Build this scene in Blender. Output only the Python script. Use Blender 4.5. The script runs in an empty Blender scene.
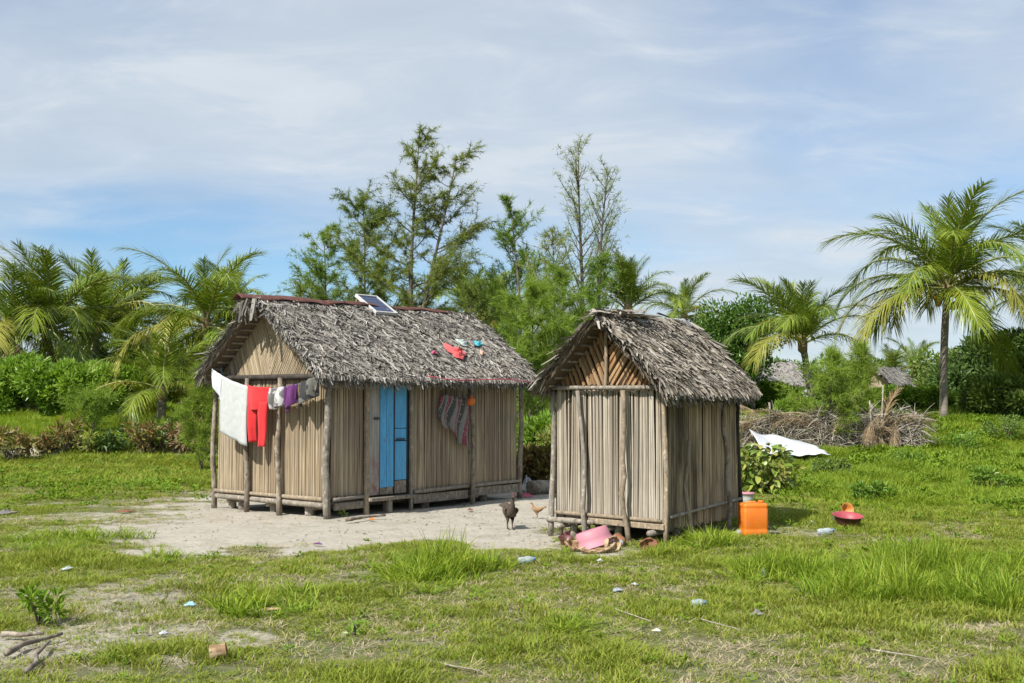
import bpy, bmesh, math, random
import numpy as np
from mathutils import Vector, Matrix, Euler

random.seed(7)
rng = np.random.default_rng(11)
R = math.radians
scene = bpy.context.scene
COL = scene.collection

# ------------------------------------------------------------------ camera
F_PX, CAM_H, PITCH = 1150.0, 1.6, R(2.84)
cam_data = bpy.data.cameras.new('camera')
cam_data.sensor_width = 36.0
cam_data.lens = F_PX / 1024 * 36.0
cam_data.clip_start, cam_data.clip_end = 0.1, 4000
cam = bpy.data.objects.new('camera', cam_data)
COL.objects.link(cam)
cam.location = (0, 0, CAM_H)
cam.rotation_euler = (math.pi / 2 + PITCH, 0, 0)
scene.camera = cam

# ------------------------------------------------------------------ sun and sky
SUN_EL = R(46)
SUN_AZ = math.atan2(-0.66, -0.75)            # compass angle from +Y, towards +X
SUN_DIR = Vector((math.sin(SUN_AZ) * math.cos(SUN_EL), math.cos(SUN_AZ) * math.cos(SUN_EL), math.sin(SUN_EL)))
sl = bpy.data.lights.new('sun', 'SUN')
sl.energy = 4.8
sl.angle = R(0.6)
sl.color = (1.0, 0.955, 0.88)
so = bpy.data.objects.new('sun', sl)
so.rotation_euler = SUN_DIR.to_track_quat('Z', 'Y').to_euler()
so.location = (-20, -10, 30)
COL.objects.link(so)

world = bpy.data.worlds.new('World')
scene.world = world
world.use_nodes = True
wt = world.node_tree
wt.nodes.clear()
def wn(t, **kw):
    n = wt.nodes.new(t)
    for k, v in kw.items():
        setattr(n, k, v)
    return n
def wmath(op, a, b=None):
    n = wn('ShaderNodeMath', operation=op)
    for i, v in enumerate((a, b)):
        if v is None: continue
        if isinstance(v, (int, float)): n.inputs[i].default_value = v
        else: wt.links.new(v, n.inputs[i])
    return n.outputs[0]
sky = wn('ShaderNodeTexSky', sky_type='NISHITA', sun_disc=False)
sky.sun_elevation, sky.sun_rotation = SUN_EL, SUN_AZ
sky.altitude, sky.air_density, sky.dust_density, sky.ozone_density = 0, 1.0, 0.15, 2.2
tc = wn('ShaderNodeTexCoord')
sep = wn('ShaderNodeSeparateXYZ')
wt.links.new(tc.outputs['Generated'], sep.inputs[0])
zc = wmath('ADD', wmath('MAXIMUM', sep.outputs[2], 0.0), 0.16)
u = wmath('DIVIDE', sep.outputs[0], zc)
v = wmath('DIVIDE', sep.outputs[1], zc)
def cloud(su, sv, off, scale, detail, rough, lo, hi, dist=0.5):
    c = wn('ShaderNodeCombineXYZ')
    wt.links.new(wmath('ADD', wmath('MULTIPLY', u, su), off[0]), c.inputs[0])
    wt.links.new(wmath('ADD', wmath('MULTIPLY', v, sv), off[1]), c.inputs[1])
    n = wn('ShaderNodeTexNoise')
    n.inputs['Scale'].default_value = scale
    n.inputs['Detail'].default_value = detail
    n.inputs['Roughness'].default_value = rough
    n.inputs['Distortion'].default_value = dist
    wt.links.new(c.outputs[0], n.inputs['Vector'])
    m = wn('ShaderNodeMapRange', interpolation_type='SMOOTHSTEP')
    m.inputs[1].default_value, m.inputs[2].default_value = lo, hi
    wt.links.new(n.outputs[0], m.inputs[0])
    return m.outputs[0], n.outputs[0]
CLOUD_OFF = (0.4, 5.2)
c1, n1 = cloud(0.75, 1.0, CLOUD_OFF, 0.62, 7, 0.5, 0.25, 0.57, 0.35)
c2, n2 = cloud(1.0, 1.5, (8.4, 2.2), 2.6, 7, 0.6, 0.46, 0.80)
cov = wmath('MINIMUM', wmath('ADD', wmath('MULTIPLY', c1, 0.86), wmath('MULTIPLY', c2, 0.25)), 0.95)
shade = wn('ShaderNodeMix', data_type='RGBA')
shade.inputs[6].default_value = (4.2, 4.9, 5.6, 1)
shade.inputs[7].default_value = (6.5, 6.95, 7.4, 1)
wt.links.new(n2, shade.inputs[0])
tint = wn('ShaderNodeMix', data_type='RGBA', blend_type='MULTIPLY')
tint.inputs[0].default_value = 1.0
tint.inputs[7].default_value = (0.72, 0.93, 1.10, 1)
wt.links.new(sky.outputs[0], tint.inputs[6])
mx = wn('ShaderNodeMix', data_type='RGBA')
wt.links.new(cov, mx.inputs[0])
wt.links.new(tint.outputs[2], mx.inputs[6])
wt.links.new(shade.outputs[2], mx.inputs[7])
bg = wn('ShaderNodeBackground')
bg.inputs[1].default_value = 0.086
wt.links.new(mx.outputs[2], bg.inputs[0])
wo = wn('ShaderNodeOutputWorld')
wt.links.new(bg.outputs[0], wo.inputs[0])

scene.view_settings.view_transform = 'Standard'
scene.view_settings.look = 'None'
scene.view_settings.exposure = 0.52
scene.view_settings.gamma = 1.0
scene.view_settings.use_curve_mapping = False
scene.render.engine = 'CYCLES'
scene.cycles.max_bounces = 6
scene.cycles.transparent_max_bounces = 8

# ------------------------------------------------------------------ helpers
def vnoise(x, y, seed=0):
    x = np.asarray(x, float); y = np.asarray(y, float)
    xi = np.floor(x); yi = np.floor(y)
    fx = x - xi; fy = y - yi
    fx = fx * fx * (3 - 2 * fx); fy = fy * fy * (3 - 2 * fy)
    def h(a, b):
        s = np.sin(a * 127.1 + b * 311.7 + seed * 74.7) * 43758.5453
        return s - np.floor(s)
    return (h(xi, yi) * (1 - fx) + h(xi + 1, yi) * fx) * (1 - fy) + (h(xi, yi + 1) * (1 - fx) + h(xi + 1, yi + 1) * fx) * fy
def fbm(x, y, seed=0, octv=4):
    t = 0; a = 0.5; s = 0
    for i in range(octv):
        t = t + a * vnoise(np.asarray(x) * 2 ** i, np.asarray(y) * 2 ** i, seed + i * 13); s += a; a *= 0.5
    return t / s
def sstep(t):
    t = np.clip(t, 0, 1)
    return t * t * (3 - 2 * t)
def ground_h(x, y):
    x = np.asarray(x, float); y = np.asarray(y, float)
    h = 1.0 * sstep((y - 25) / 18.0)
    edge = 29.0 + 1.2 * (fbm(x * 0.25, x * 0 + 3.3, 5) - 0.5)
    bank = sstep((y - edge) / 1.0) * sstep((-3.5 - x) / 3.0)
    h = h + 0.30 * bank * (1 - sstep((y - 33) / 12.0) * 0.6)
    far = sstep((y - 13.0) / 6.0)
    h = h + (fbm(x * 0.5, y * 0.5, 2) - 0.5) * (0.05 + 0.10 * sstep((y - 20) / 8)) + (fbm(x * 2.2, y * 2.2, 9, 2) - 0.5) * 0.03
    mound = sstep((x / np.maximum(y, 1) - .22) / .06) * sstep((y - 17) / 3) * (1 - sstep((y - 34) / 8))
    h = h + mound * .26 * (fbm(x * .8 + 9, y * .55, 123, 4) - .42)
    return h
def gh(x, y):
    return float(ground_h(np.array([x]), np.array([y]))[0])
def ray(px, py):
    dx = (px - 512) / F_PX; dy = (341.5 - py) / F_PX
    return Vector((dx, math.cos(PITCH) - dy * math.sin(PITCH), math.sin(PITCH) + dy * math.cos(PITCH)))
EYE = Vector((0, 0, CAM_H))
def gp(px, py):
    """where the ground is that the photograph shows at this pixel"""
    d = ray(px, py)
    t = np.linspace(4, 120, 4000)
    z = CAM_H + d.z * t
    below = np.nonzero(z < ground_h(d.x * t, d.y * t))[0]
    tt = t[below[0]] if len(below) else 60
    p = EYE + d * float(tt)
    return Vector((p.x, p.y, gh(p.x, p.y)))
def at_depth(px, py, Y):
    d = ray(px, py)
    return EYE + d * (Y / d.y)
def ray_plane(px, py, P, N):
    d = ray(px, py)
    return EYE + d * ((P - EYE).dot(N) / d.dot(N))

def tag(o, label, cat, group=None, kind=None):
    if label: o['label'] = label
    if cat: o['category'] = cat
    if group: o['group'] = group
    if kind: o['kind'] = kind
    return o
def link(o, parent=None):
    COL.objects.link(o)
    if parent is not None: o.parent = parent
    return o
def empty(name, loc=(0, 0, 0), rz=0.0):
    o = bpy.data.objects.new(name, None)
    o.empty_display_size = 0.2
    o.location = loc; o.rotation_euler = (0, 0, rz)
    return link(o)

class MB:
    def __init__(s):
        s.v = []; s.f = []; s.m = []
    def add(s, vs, fs, mat=0):
        b = len(s.v)
        s.v += [tuple(p) for p in vs]
        s.f += [tuple(i + b for i in f) for f in fs]
        s.m += [mat] * len(fs)
        return s
    def addnp(s, V, F, mat=0):
        return s.add(V.reshape(-1, 3).tolist(), F.tolist() if hasattr(F, 'tolist') else F, mat)
    def box(s, c, sz, rot=None, mat=0, taper=1.0):
        x, y, z = (k / 2 for k in sz)
        ps = [Vector((sx * x * (taper if sz_ > 0 else 1), sy * y * (taper if sz_ > 0 else 1), sz_ * z)) for sz_ in (-1, 1) for sx, sy in ((-1, -1), (1, -1), (1, 1), (-1, 1))]
        if rot is not None: ps = [rot @ p for p in ps]
        c = Vector(c)
        return s.add([p + c for p in ps], [(3, 2, 1, 0), (4, 5, 6, 7), (0, 1, 5, 4), (1, 2, 6, 5), (2, 3, 7, 6), (3, 0, 4, 7)], mat)
    def tube(s, pts, rad, n=7, mat=0, cap=True):
        pts = [Vector(p) for p in pts]
        if not hasattr(rad, '__len__'): rad = [rad] * len(pts)
        rings = []
        up = Vector((0.3, 0.9, 0.2)).normalized()
        for i, p in enumerate(pts):
            t = (pts[min(i + 1, len(pts) - 1)] - pts[max(i - 1, 0)])
            t = t.normalized() if t.length > 1e-9 else Vector((0, 0, 1))
            a = t.cross(up)
            if a.length < 0.05: a = t.cross(Vector((1, 0, 0)))
            a.normalize(); b = t.cross(a)
            rings.append([p + (a * math.cos(2 * math.pi * k / n) + b * math.sin(2 * math.pi * k / n)) * rad[i] for k in range(n)])
        fs = []
        for i in range(len(pts) - 1):
            for k in range(n):
                fs.append((i * n + k, i * n + (k + 1) % n, (i + 1) * n + (k + 1) % n, (i + 1) * n + k))
        if cap:
            fs.append(tuple(range(n))[::-1]); fs.append(tuple(range((len(pts) - 1) * n, len(pts) * n)))
        return s.add([p for r in rings for p in r], fs, mat)
    def lathe(s, prof, n=16, mat=0, M=None):
        vs = []; fs = []
        for r, z in prof:
            for k in range(n):
                a = 2 * math.pi * k / n
                p = Vector((r * math.cos(a), r * math.sin(a), z))
                vs.append(M @ p if M is not None else p)
        for i in range(len(prof) - 1):
            for k in range(n):
                fs.append((i * n + k, i * n + (k + 1) % n, (i + 1) * n + (k + 1) % n, (i + 1) * n + k))
        return s.add(vs, fs, mat)
    def mesh(s, name, mats, smooth=False):
        me = bpy.data.meshes.new(name)
        me.from_pydata(s.v, [], s.f)
        for m in (mats if isinstance(mats, (list, tuple)) else [mats]): me.materials.append(m)
        me.polygons.foreach_set('material_index', s.m)
        if smooth: me.polygons.foreach_set('use_smooth', [True] * len(s.f))
        me.update()
        return me
    def build(s, name, mats, parent=None, smooth=False, loc=None, bevel=0, solid=0):
        o = bpy.data.objects.new(name, s.mesh(name, mats, smooth))
        link(o, parent)
        if loc is not None: o.location = loc
        if solid:
            md = o.modifiers.new('thickness', 'SOLIDIFY'); md.thickness = solid; md.offset = 0
        if bevel:
            md = o.modifiers.new('bevel', 'BEVEL'); md.width = bevel; md.segments = 2; md.limit_method = 'ANGLE'
        return o

def norm(A):
    return A / np.maximum(np.linalg.norm(A, axis=-1, keepdims=True), 1e-9)
def leaves(P, D, S, fold=0.12):
    """folded leaf: base, two shoulders, tip. P base, D length vector, S half-width vector"""
    N = norm(np.cross(D, S)) * np.linalg.norm(D, axis=1, keepdims=True) * fold
    V = np.stack([P, P + D * 0.42 + S + N, P + D - N * 0.6, P + D * 0.42 - S + N], 1)
    n = len(P)
    b = np.arange(n)[:, None] * 4
    F = np.concatenate([b + np.array([[0, 1, 2]]), b + np.array([[0, 2, 3]])], 0)
    return V, F
def blades(P, D, S, droop):
    """two-segment blade bending towards droop (vector)"""
    mid = P + D * 0.55 + droop * 0.25
    tip = P + D + droop
    V = np.stack([P - S, P + S, mid + S * 0.85, mid - S * 0.85, tip], 1)
    b = (np.arange(len(P)) * 5)
    F = [(i, i + 1, i + 2, i + 3) for i in b] + [(i + 3, i + 2, i + 4) for i in b]
    return V, F
def slivers(P, D, S):
    V = np.stack([P - S, P + S, P + D], 1)
    return V, np.arange(len(P) * 3).reshape(-1, 3)
def rdir(n, zlo=-1, zhi=1):
    z = rng.uniform(zlo, zhi, n); a = rng.uniform(0, 2 * math.pi, n)
    r = np.sqrt(np.maximum(0, 1 - z * z))
    return np.stack([r * np.cos(a), r * np.sin(a), z], 1)
def perp(D):
    return norm(np.cross(D, rdir(len(D))))

# ------------------------------------------------------------------ materials
class NT:
    def __init__(s, name, rough=0.8):
        s.m = bpy.data.materials.new(name); s.m.use_nodes = True
        s.t = s.m.node_tree; s.t.nodes.clear()
        s.out = s.n('ShaderNodeOutputMaterial'); s.b = s.n('ShaderNodeBsdfPrincipled')
        s.b.inputs['Roughness'].default_value = rough
        s.t.links.new(s.b.outputs[0], s.out.inputs[0])
    def n(s, t, **kw):
        x = s.t.nodes.new(t)
        for k, v in kw.items(): setattr(x, k, v)
        return x
    def set(s, inp, v):
        if hasattr(v, 'is_linked') or isinstance(v, bpy.types.NodeSocket): s.t.links.new(v, inp)
        else: inp.default_value = v
    def coord(s, kind='Object', scale=(1, 1, 1)):
        c = s.n('ShaderNodeTexCoord'); mp = s.n('ShaderNodeMapping')
        mp.inputs['Scale'].default_value = scale
        s.t.links.new(c.outputs[kind], mp.inputs[0])
        return mp.outputs[0]
    def wpos(s, scale=(1, 1, 1)):
        g = s.n('ShaderNodeNewGeometry'); mp = s.n('ShaderNodeMapping')
        mp.inputs['Scale'].default_value = scale
        s.t.links.new(g.outputs['Position'], mp.inputs[0])
        return mp.outputs[0]
    def noise(s, vec, scale=5, detail=4, rough=0.55, dist=0.0):
        x = s.n('ShaderNodeTexNoise')
        s.set(x.inputs['Vector'], vec)
        x.inputs['Scale'].default_value = scale; x.inputs['Detail'].default_value = detail
        x.inputs['Roughness'].default_value = rough; x.inputs['Distortion'].default_value = dist
        return x.outputs[0]
    def island(s):
        return s.n('ShaderNodeNewGeometry').outputs['Random Per Island']
    def orand(s):
        return s.n('ShaderNodeObjectInfo').outputs['Random']
    def attr(s, name):
        a = s.n('ShaderNodeAttribute'); a.attribute_name = name
        return a
    def ramp(s, fac, stops, interp='LINEAR'):
        r = s.n('ShaderNodeValToRGB'); r.color_ramp.interpolation = interp
        while len(r.color_ramp.elements) < len(stops): r.color_ramp.elements.new(0.5)
        for e, (p, c) in zip(r.color_ramp.elements, stops):
            e.position = p; e.color = (c[0], c[1], c[2], 1)
        s.set(r.inputs[0], fac)
        return r.outputs[0]
    def mix(s, fac, a, b, mode='MIX'):
        x = s.n('ShaderNodeMix', data_type='RGBA', blend_type=mode)
        s.set(x.inputs[0], fac)
        s.set(x.inputs[6], a if not isinstance(a, tuple) else (*a[:3], 1))
        s.set(x.inputs[7], b if not isinstance(b, tuple) else (*b[:3], 1))
        return x.outputs[2]
    def math(s, op, a, b=0.0):
        x = s.n('ShaderNodeMath', operation=op)
        s.set(x.inputs[0], a); s.set(x.inputs[1], b)
        return x.outputs[0]
    def maprange(s, v, a, b, c=0.0, d=1.0):
        x = s.n('ShaderNodeMapRange'); s.set(x.inputs[0], v)
        for i, k in enumerate((a, b, c, d)): x.inputs[i + 1].default_value = k
        return x.outputs[0]
    def color(s, c):
        s.set(s.b.inputs['Base Color'], c if not isinstance(c, tuple) else (*c[:3], 1)); return s
    def bump(s, h, strength=0.4, dist=0.01):
        x = s.n('ShaderNodeBump'); x.inputs['Strength'].default_value = strength; x.inputs['Distance'].default_value = dist
        s.set(x.inputs['Height'], h); s.t.links.new(x.outputs[0], s.b.inputs['Normal']); return s
    def translucent(s, col, amount):
        t = s.n('ShaderNodeBsdfTranslucent'); s.set(t.inputs[0], col)
        m = s.n('ShaderNodeMixShader'); m.inputs[0].default_value = amount
        s.t.links.new(s.b.outputs[0], m.inputs[1]); s.t.links.new(t.outputs[0], m.inputs[2])
        s.t.links.new(m.outputs[0], s.out.inputs[0]); return s

def plain(name, c, rough=0.6, var=0.15, scale=6, bump=0.0, metallic=0.0):
    k = NT(name, rough)
    nz = k.noise(k.coord('Object'), scale, 5, 0.6)
    lo = tuple(x * (1 - var) for x in c); hi = tuple(min(1, x * (1 + var)) for x in c)
    k.color(k.ramp(nz, [(0.3, lo), (0.7, hi)]))
    k.b.inputs['Metallic'].default_value = metallic
    if bump: k.bump(k.noise(k.coord('Object'), scale * 6, 4), bump, 0.004)
    return k.m

def leafmat(name, cols, rough=0.45, trans=0.3, patch=0.6, patchcol=None, tcol=None, spec=0.35):
    """cols: list of stops by random leaf"""
    k = NT(name, rough)
    n = len(cols)
    c = k.ramp(k.island(), [(i / max(1, n - 1), cols[i]) for i in range(n)])
    nz = k.noise(k.wpos(), patch, 3)
    pc = patchcol or tuple(x * 0.62 for x in cols[0])
    c = k.mix(k.maprange(nz, 0.35, 0.7, 0, 0.55), c, pc)
    hue = k.mix(k.math('MULTIPLY', k.orand(), 0.25), c, tuple(min(1, a * b) for a, b in zip(cols[-1], (1.35, 1.15, 0.8))))
    k.color(hue)
    k.b.inputs['Specular IOR Level'].default_value = spec
    k.translucent(k.mix(1.0, hue, (1.25, 1.2, 0.55), 'MULTIPLY'), trans)
    return k.m

def thatchmat(name, dark, mid, light):
    k = NT(name, 0.9)
    c = k.ramp(k.island(), [(0.0, dark), (0.30, mid), (0.72, tuple((a + b) / 2 for a, b in zip(mid, light))), (1.0, light)])
    nz = k.noise(k.wpos(), 1.6, 5, 0.6)
    c = k.mix(k.maprange(nz, 0.42, 0.72, 0, 0.6), c, tuple(x * 0.55 for x in mid))
    n2 = k.noise(k.wpos(), 30, 3)
    c = k.mix(0.3, c, k.ramp(n2, [(0.3, (0.55, 0.55, 0.55)), (0.7, (1.1, 1.1, 1.1))]), 'MULTIPLY')
    k.color(c)
    k.b.inputs['Specular IOR Level'].default_value = 0.2
    return k.m
def reedmat(name, cols, rnd='island', stain=None, stain_amt=0.6, srange=(.44, .60), axis=(55, 55, 2.0)):
    k = NT(name, 0.8)
    r = k.island() if rnd == 'island' else k.orand()
    n = len(cols)
    c = k.ramp(r, [(i / (n - 1), cols[i]) for i in range(n)])
    nz = k.noise(k.wpos(axis), 1.0, 5, 0.65)
    c = k.mix(0.9, c, k.ramp(nz, [(0.30, (0.42, 0.38, 0.33)), (0.48, (0.92, 0.90, 0.87)), (0.72, (1.2, 1.19, 1.17))]), 'MULTIPLY')
    wz = k.noise(k.wpos((1.2, 1.2, 2.2)), 1.0, 5, 0.6)
    c = k.mix(k.maprange(wz, 0.45, 0.70, 0, 0.35), c, (0.24, 0.22, 0.19))
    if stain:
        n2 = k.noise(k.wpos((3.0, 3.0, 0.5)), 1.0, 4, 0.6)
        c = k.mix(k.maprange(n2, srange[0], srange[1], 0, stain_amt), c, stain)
    k.color(c).bump(nz, 0.3, 0.004)
    k.b.inputs['Specular IOR Level'].default_value = 0.25
    return k.m
def polemat(name, a, b, c3):
    k = NT(name, 0.85)
    nz = k.noise(k.coord('Object', (30, 30, 4)), 1.0, 6, 0.65)
    n2 = k.noise(k.coord('Object', (9, 9, 6)), 1.0, 4, 0.6)
    c = k.ramp(nz, [(0.25, a), (0.6, b)])
    c = k.mix(k.maprange(n2, 0.50, 0.56), c, c3)
    n3 = k.noise(k.coord('Object', (26, 26, 16)), 1.0, 4, 0.6)
    c = k.mix(k.maprange(n3, 0.56, 0.64, 0, 0.7), c, tuple(min(1, x * 1.7) for x in b))
    c = k.mix(k.maprange(n3, 0.42, 0.34, 0, 0.7), c, tuple(x * 0.45 for x in a))
    c = k.mix(k.math('MULTIPLY', k.orand(), 0.35), c, tuple(x * 0.5 for x in a))
    k.color(c).bump(nz, 0.6, 0.008)
    return k.m

M = {}
M['thatch_big'] = thatchmat('weathered_thatch_grey', (0.095, 0.083, 0.068), (0.225, 0.205, 0.178), (0.45, 0.425, 0.385))
M['thatch_small'] = thatchmat('weathered_thatch_brown', (0.09, 0.075, 0.058), (0.23, 0.20, 0.16), (0.46, 0.42, 0.36))
M['thatch_under'] = plain('thatch_underside', (0.10, 0.075, 0.05), 0.9, 0.35, 20)
M['thatch_far'] = thatchmat('far_thatch', (0.10, 0.095, 0.085), (0.24, 0.225, 0.2), (0.36, 0.345, 0.32))
M['reed_big'] = reedmat('straw_reed', [(0.19, 0.14, 0.09), (0.42, 0.345, 0.235), (0.52, 0.44, 0.31), (0.33, 0.26, 0.17), (0.46, 0.39, 0.28)], stain=(0.20, 0.145, 0.09), stain_amt=0.45)
M['reed_front'] = reedmat('weathered_reed', [(0.20, 0.155, 0.105), (0.40, 0.325, 0.23), (0.49, 0.41, 0.30), (0.30, 0.24, 0.165), (0.44, 0.365, 0.265)], stain=(0.19, 0.145, 0.10), stain_amt=0.45)
M['reed_small'] = reedmat('bleached_reed', [(0.22, 0.185, 0.14), (0.44, 0.395, 0.325), (0.54, 0.495, 0.42), (0.33, 0.285, 0.22), (0.48, 0.44, 0.37)], rnd='object', stain=(0.30, 0.25, 0.19), stain_amt=0.5)
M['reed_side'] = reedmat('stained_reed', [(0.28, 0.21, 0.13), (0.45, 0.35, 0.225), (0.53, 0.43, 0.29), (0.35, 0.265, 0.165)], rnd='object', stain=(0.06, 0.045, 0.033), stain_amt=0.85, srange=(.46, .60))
M['gable_slat'] = reedmat('brown_slat', [(0.20, 0.115, 0.055), (0.34, 0.21, 0.105), (0.28, 0.165, 0.08), (0.38, 0.26, 0.145)], rnd='object')
M['dark_backing'] = plain('interior_shade', (0.075, 0.055, 0.038), 0.95, 0.3, 14)  # dark colour stands in for the unlit inside of the huts
M['pole_dark'] = polemat('bark_pole', (0.11, 0.085, 0.062), (0.24, 0.195, 0.15), (0.33, 0.285, 0.225))
M['pole_light'] = polemat('peeled_pole', (0.19, 0.145, 0.095), (0.36, 0.285, 0.195), (0.27, 0.22, 0.16))
M['pole_grey'] = polemat('grey_pole', (0.15, 0.13, 0.105), (0.31, 0.275, 0.225), (0.22, 0.19, 0.15))
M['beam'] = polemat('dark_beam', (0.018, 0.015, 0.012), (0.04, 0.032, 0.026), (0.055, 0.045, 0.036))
k = NT('rusty_sheet', 0.75)
nz = k.noise(k.coord('Object'), 7, 6, 0.65)
k.color(k.ramp(nz, [(0.3, (0.06, 0.022, 0.015)), (0.55, (0.11, 0.038, 0.026)), (0.75, (0.15, 0.075, 0.055))])).bump(nz, 0.3)
M['rust'] = k.m
k = NT('grey_roof_sheet', 0.6)
nz = k.noise(k.coord('Object'), 5, 6, 0.65)
k.color(k.ramp(nz, [(0.3, (0.22, 0.225, 0.235)), (0.6, (0.36, 0.37, 0.385)), (0.75, (0.28, 0.25, 0.22))])).bump(nz, 0.2)
M['tin'] = k.m
k = NT('blue_painted_plank', 0.6)
nz = k.noise(k.coord('Object', (14, 14, 2.0)), 1.0, 6, 0.7)
n2 = k.noise(k.coord('Object', (30, 30, 12)), 1.0, 5, 0.7)
c = k.ramp(nz, [(0.3, (0.05, 0.27, 0.53)), (0.7, (0.10, 0.40, 0.70))])
c = k.mix(k.maprange(n2, 0.57, 0.66, 0, .85), c, (0.13, 0.17, 0.19))
k.color(c).bump(n2, 0.3, 0.004)
M['blue'] = k.m
k = NT('bare_grey_plank', 0.85)
nz = k.noise(k.coord('Object', (26, 26, 1.6)), 1.0, 6, 0.7)
c = k.ramp(nz, [(0.3, (0.18, 0.168, 0.15)), (0.7, (0.40, 0.38, 0.345))])
sp = k.n('ShaderNodeSeparateXYZ'); k.t.links.new(k.coord('Object'), sp.inputs[0])
n2 = k.noise(k.coord('Object', (7, 7, 5)), 1.0, 4, 0.6)
red = k.math('MULTIPLY', k.maprange(sp.outputs[2], 0.86, 0.55), k.maprange(n2, 0.42, 0.6))
c = k.mix(k.math('MULTIPLY', red, 0.75), c, (0.22, 0.05, 0.04))
k.color(c).bump(nz, 0.4, 0.004)
M['grey_plank'] = k.m
M['wood_plank'] = polemat('weathered_plank', (0.12, 0.10, 0.078), (0.27, 0.235, 0.185), (0.21, 0.18, 0.14))
M['black'] = plain('black_iron', (0.02, 0.02, 0.022), 0.5)
# ------------------------------------------------------------------ ground
def poly_sd(x, y, poly):
    """signed distance to polygon, positive inside"""
    x = np.asarray(x, float); y = np.asarray(y, float)
    d = np.full(x.shape, 1e9); inside = np.zeros(x.shape, bool)
    n = len(poly)
    for i in range(n):
        ax, ay = poly[i]; bx, by = poly[(i + 1) % n]
        ex, ey = bx - ax, by - ay
        t = np.clip(((x - ax) * ex + (y - ay) * ey) / (ex * ex + ey * ey + 1e-12), 0, 1)
        d = np.minimum(d, np.hypot(x - ax - t * ex, y - ay - t * ey))
        c = ((ay > y) != (by > y)) & (x < (bx - ax) * (y - ay) / (by - ay + 1e-12) + ax)
        inside ^= c
    return np.where(inside, d, -d)
SAND = [tuple(gp(*p).xy) for p in [(-30, 516), (5, 510), (60, 502), (150, 496), (222, 489), (330, 476), (470, 474), (560, 470), (600, 480), (590, 505), (575, 525), (572, 549), (520, 552), (480, 546), (430, 543), (380, 549), (330, 556), (230, 555), (150, 551), (70, 541), (-20, 536)]]
BARE = [(gp(120, 600).xy, 0.9, 0.6), (gp(60, 645).xy, 1.0, 0.75), (gp(30, 590).xy, .6, .5), (gp(360, 575).xy, .5, .4), (gp(700, 590).xy, .5, .3), (gp(420, 640).xy, .5, .35), (gp(240, 640).xy, 0.32, 0.8), (gp(180, 580).xy, 0.5, 0.6), (gp(795, 531).xy, 0.6, 0.55),
        (gp(610, 552).xy, 0.45, 0.8), (gp(300, 565).xy, 0.6, 0.35), (gp(560, 600).xy, 0.6, 0.3), (gp(190, 655).xy, 0.35, 0.6), (gp(760, 660).xy, 0.9, 0.25)]
def sand_mask(x, y):
    sd = poly_sd(x, y, SAND)
    nz = fbm(x * 1.1, y * 1.1, 21, 5) - 0.5
    m = sstep((sd + nz * 2.4 + 0.20) / 0.75)
    # grass straggles in over the far left of the yard
    thin = sstep((-3.9 - x) / 1.3) * sstep((0.62 - fbm(x * 1.4 + 5, y * 4.5, 31, 4)) * -7 + 0.9)
    m = m * (1 - 0.62 * thin) * (1 - .45 * sstep((-4.6 - x) / 1.6))
    for c, r, a in BARE:
        dd = np.hypot((x - c[0]), (y - c[1]) * 0.8)
        m = np.maximum(m, a * .88 * sstep((r - dd + nz * 1.3 * r) / (0.6 * r)))
    edge = np.exp(-((y - 29.2) / 0.45) ** 2) * sstep((-3.5 - x) / 2) * 0.85
    return np.clip(np.maximum(m, edge * sstep((fbm(x * .9, y * .9, 77, 3) - .38) * 6)), 0, 1)
def axis(lo, hi, step, far, grow=1.28):
    a = list(np.arange(lo, hi + 1e-6, step))
    d = step; p = hi
    while p < far: d *= grow; p += d; a.append(p)
    d = step; p = lo; pre = []
    while p > -far: d *= grow; p -= d; pre.append(p)
    return np.array(pre[::-1] + a)
gx = axis(-10, 10, 0.11, 900); gy = axis(4.5, 33, 0.11, 1500)
GX, GY = np.meshgrid(gx, gy)
GZ = ground_h(GX, GY)
nx, ny = len(gx), len(gy)
idx = np.arange(nx * ny).reshape(ny, nx)
faces = np.stack([idx[:-1, :-1], idx[:-1, 1:], idx[1:, 1:], idx[1:, :-1]], -1).reshape(-1, 4)
me = bpy.data.meshes.new('ground')
SM = sand_mask(GX, GY)
GZs = GZ - 0.012 * SM
me.from_pydata(np.stack([GX, GY, GZs], -1).reshape(-1, 3).tolist(), [], faces.tolist())
me.polygons.foreach_set('use_smooth', [True] * len(faces))
a = me.attributes.new('sand', 'FLOAT', 'POINT'); a.data.foreach_set('value', SM.reshape(-1).astype(np.float32))
k = NT('ground_soil', 0.95)
w = k.wpos()
n1 = k.noise(w, 1.3, 6, 0.6); n2 = k.noise(w, 14, 6, 0.7); n3 = k.noise(w, 90, 3, 0.6)
soil = k.ramp(n2, [(0.25, (0.085, 0.075, 0.035)), (0.5, (0.16, 0.145, 0.06)), (0.75, (0.22, 0.19, 0.095))])
soil = k.mix(k.maprange(n1, 0.35, 0.65, 0, 0.7), soil, (0.085, 0.12, 0.03))
sandc = k.ramp(n2, [(0.25, (0.31, 0.278, 0.223)), (0.5, (0.44, 0.403, 0.335)), (0.8, (0.52, 0.485, 0.412))])
sandc = k.mix(k.maprange(k.noise(w, 2.3, 5, 0.65), 0.47, 0.72, 0, 0.65), sandc, (0.26, 0.235, 0.17))
sandc = k.mix(k.maprange(n3, 0.55, 0.8, 0, 0.35), sandc, (0.22, 0.19, 0.14))
sm = k.attr('sand').outputs['Fac']
f = k.maprange(k.math('ADD', sm, k.math('MULTIPLY', k.math('SUBTRACT', n2, 0.5), 0.7)), 0.2, 0.75)
k.color(k.mix(f, soil, sandc))
k.bump(k.math('ADD', k.math('MULTIPLY', n2, 0.7), k.math('MULTIPLY', n3, 0.3)), 0.9, 0.05)
me.materials.append(k.m)
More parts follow.
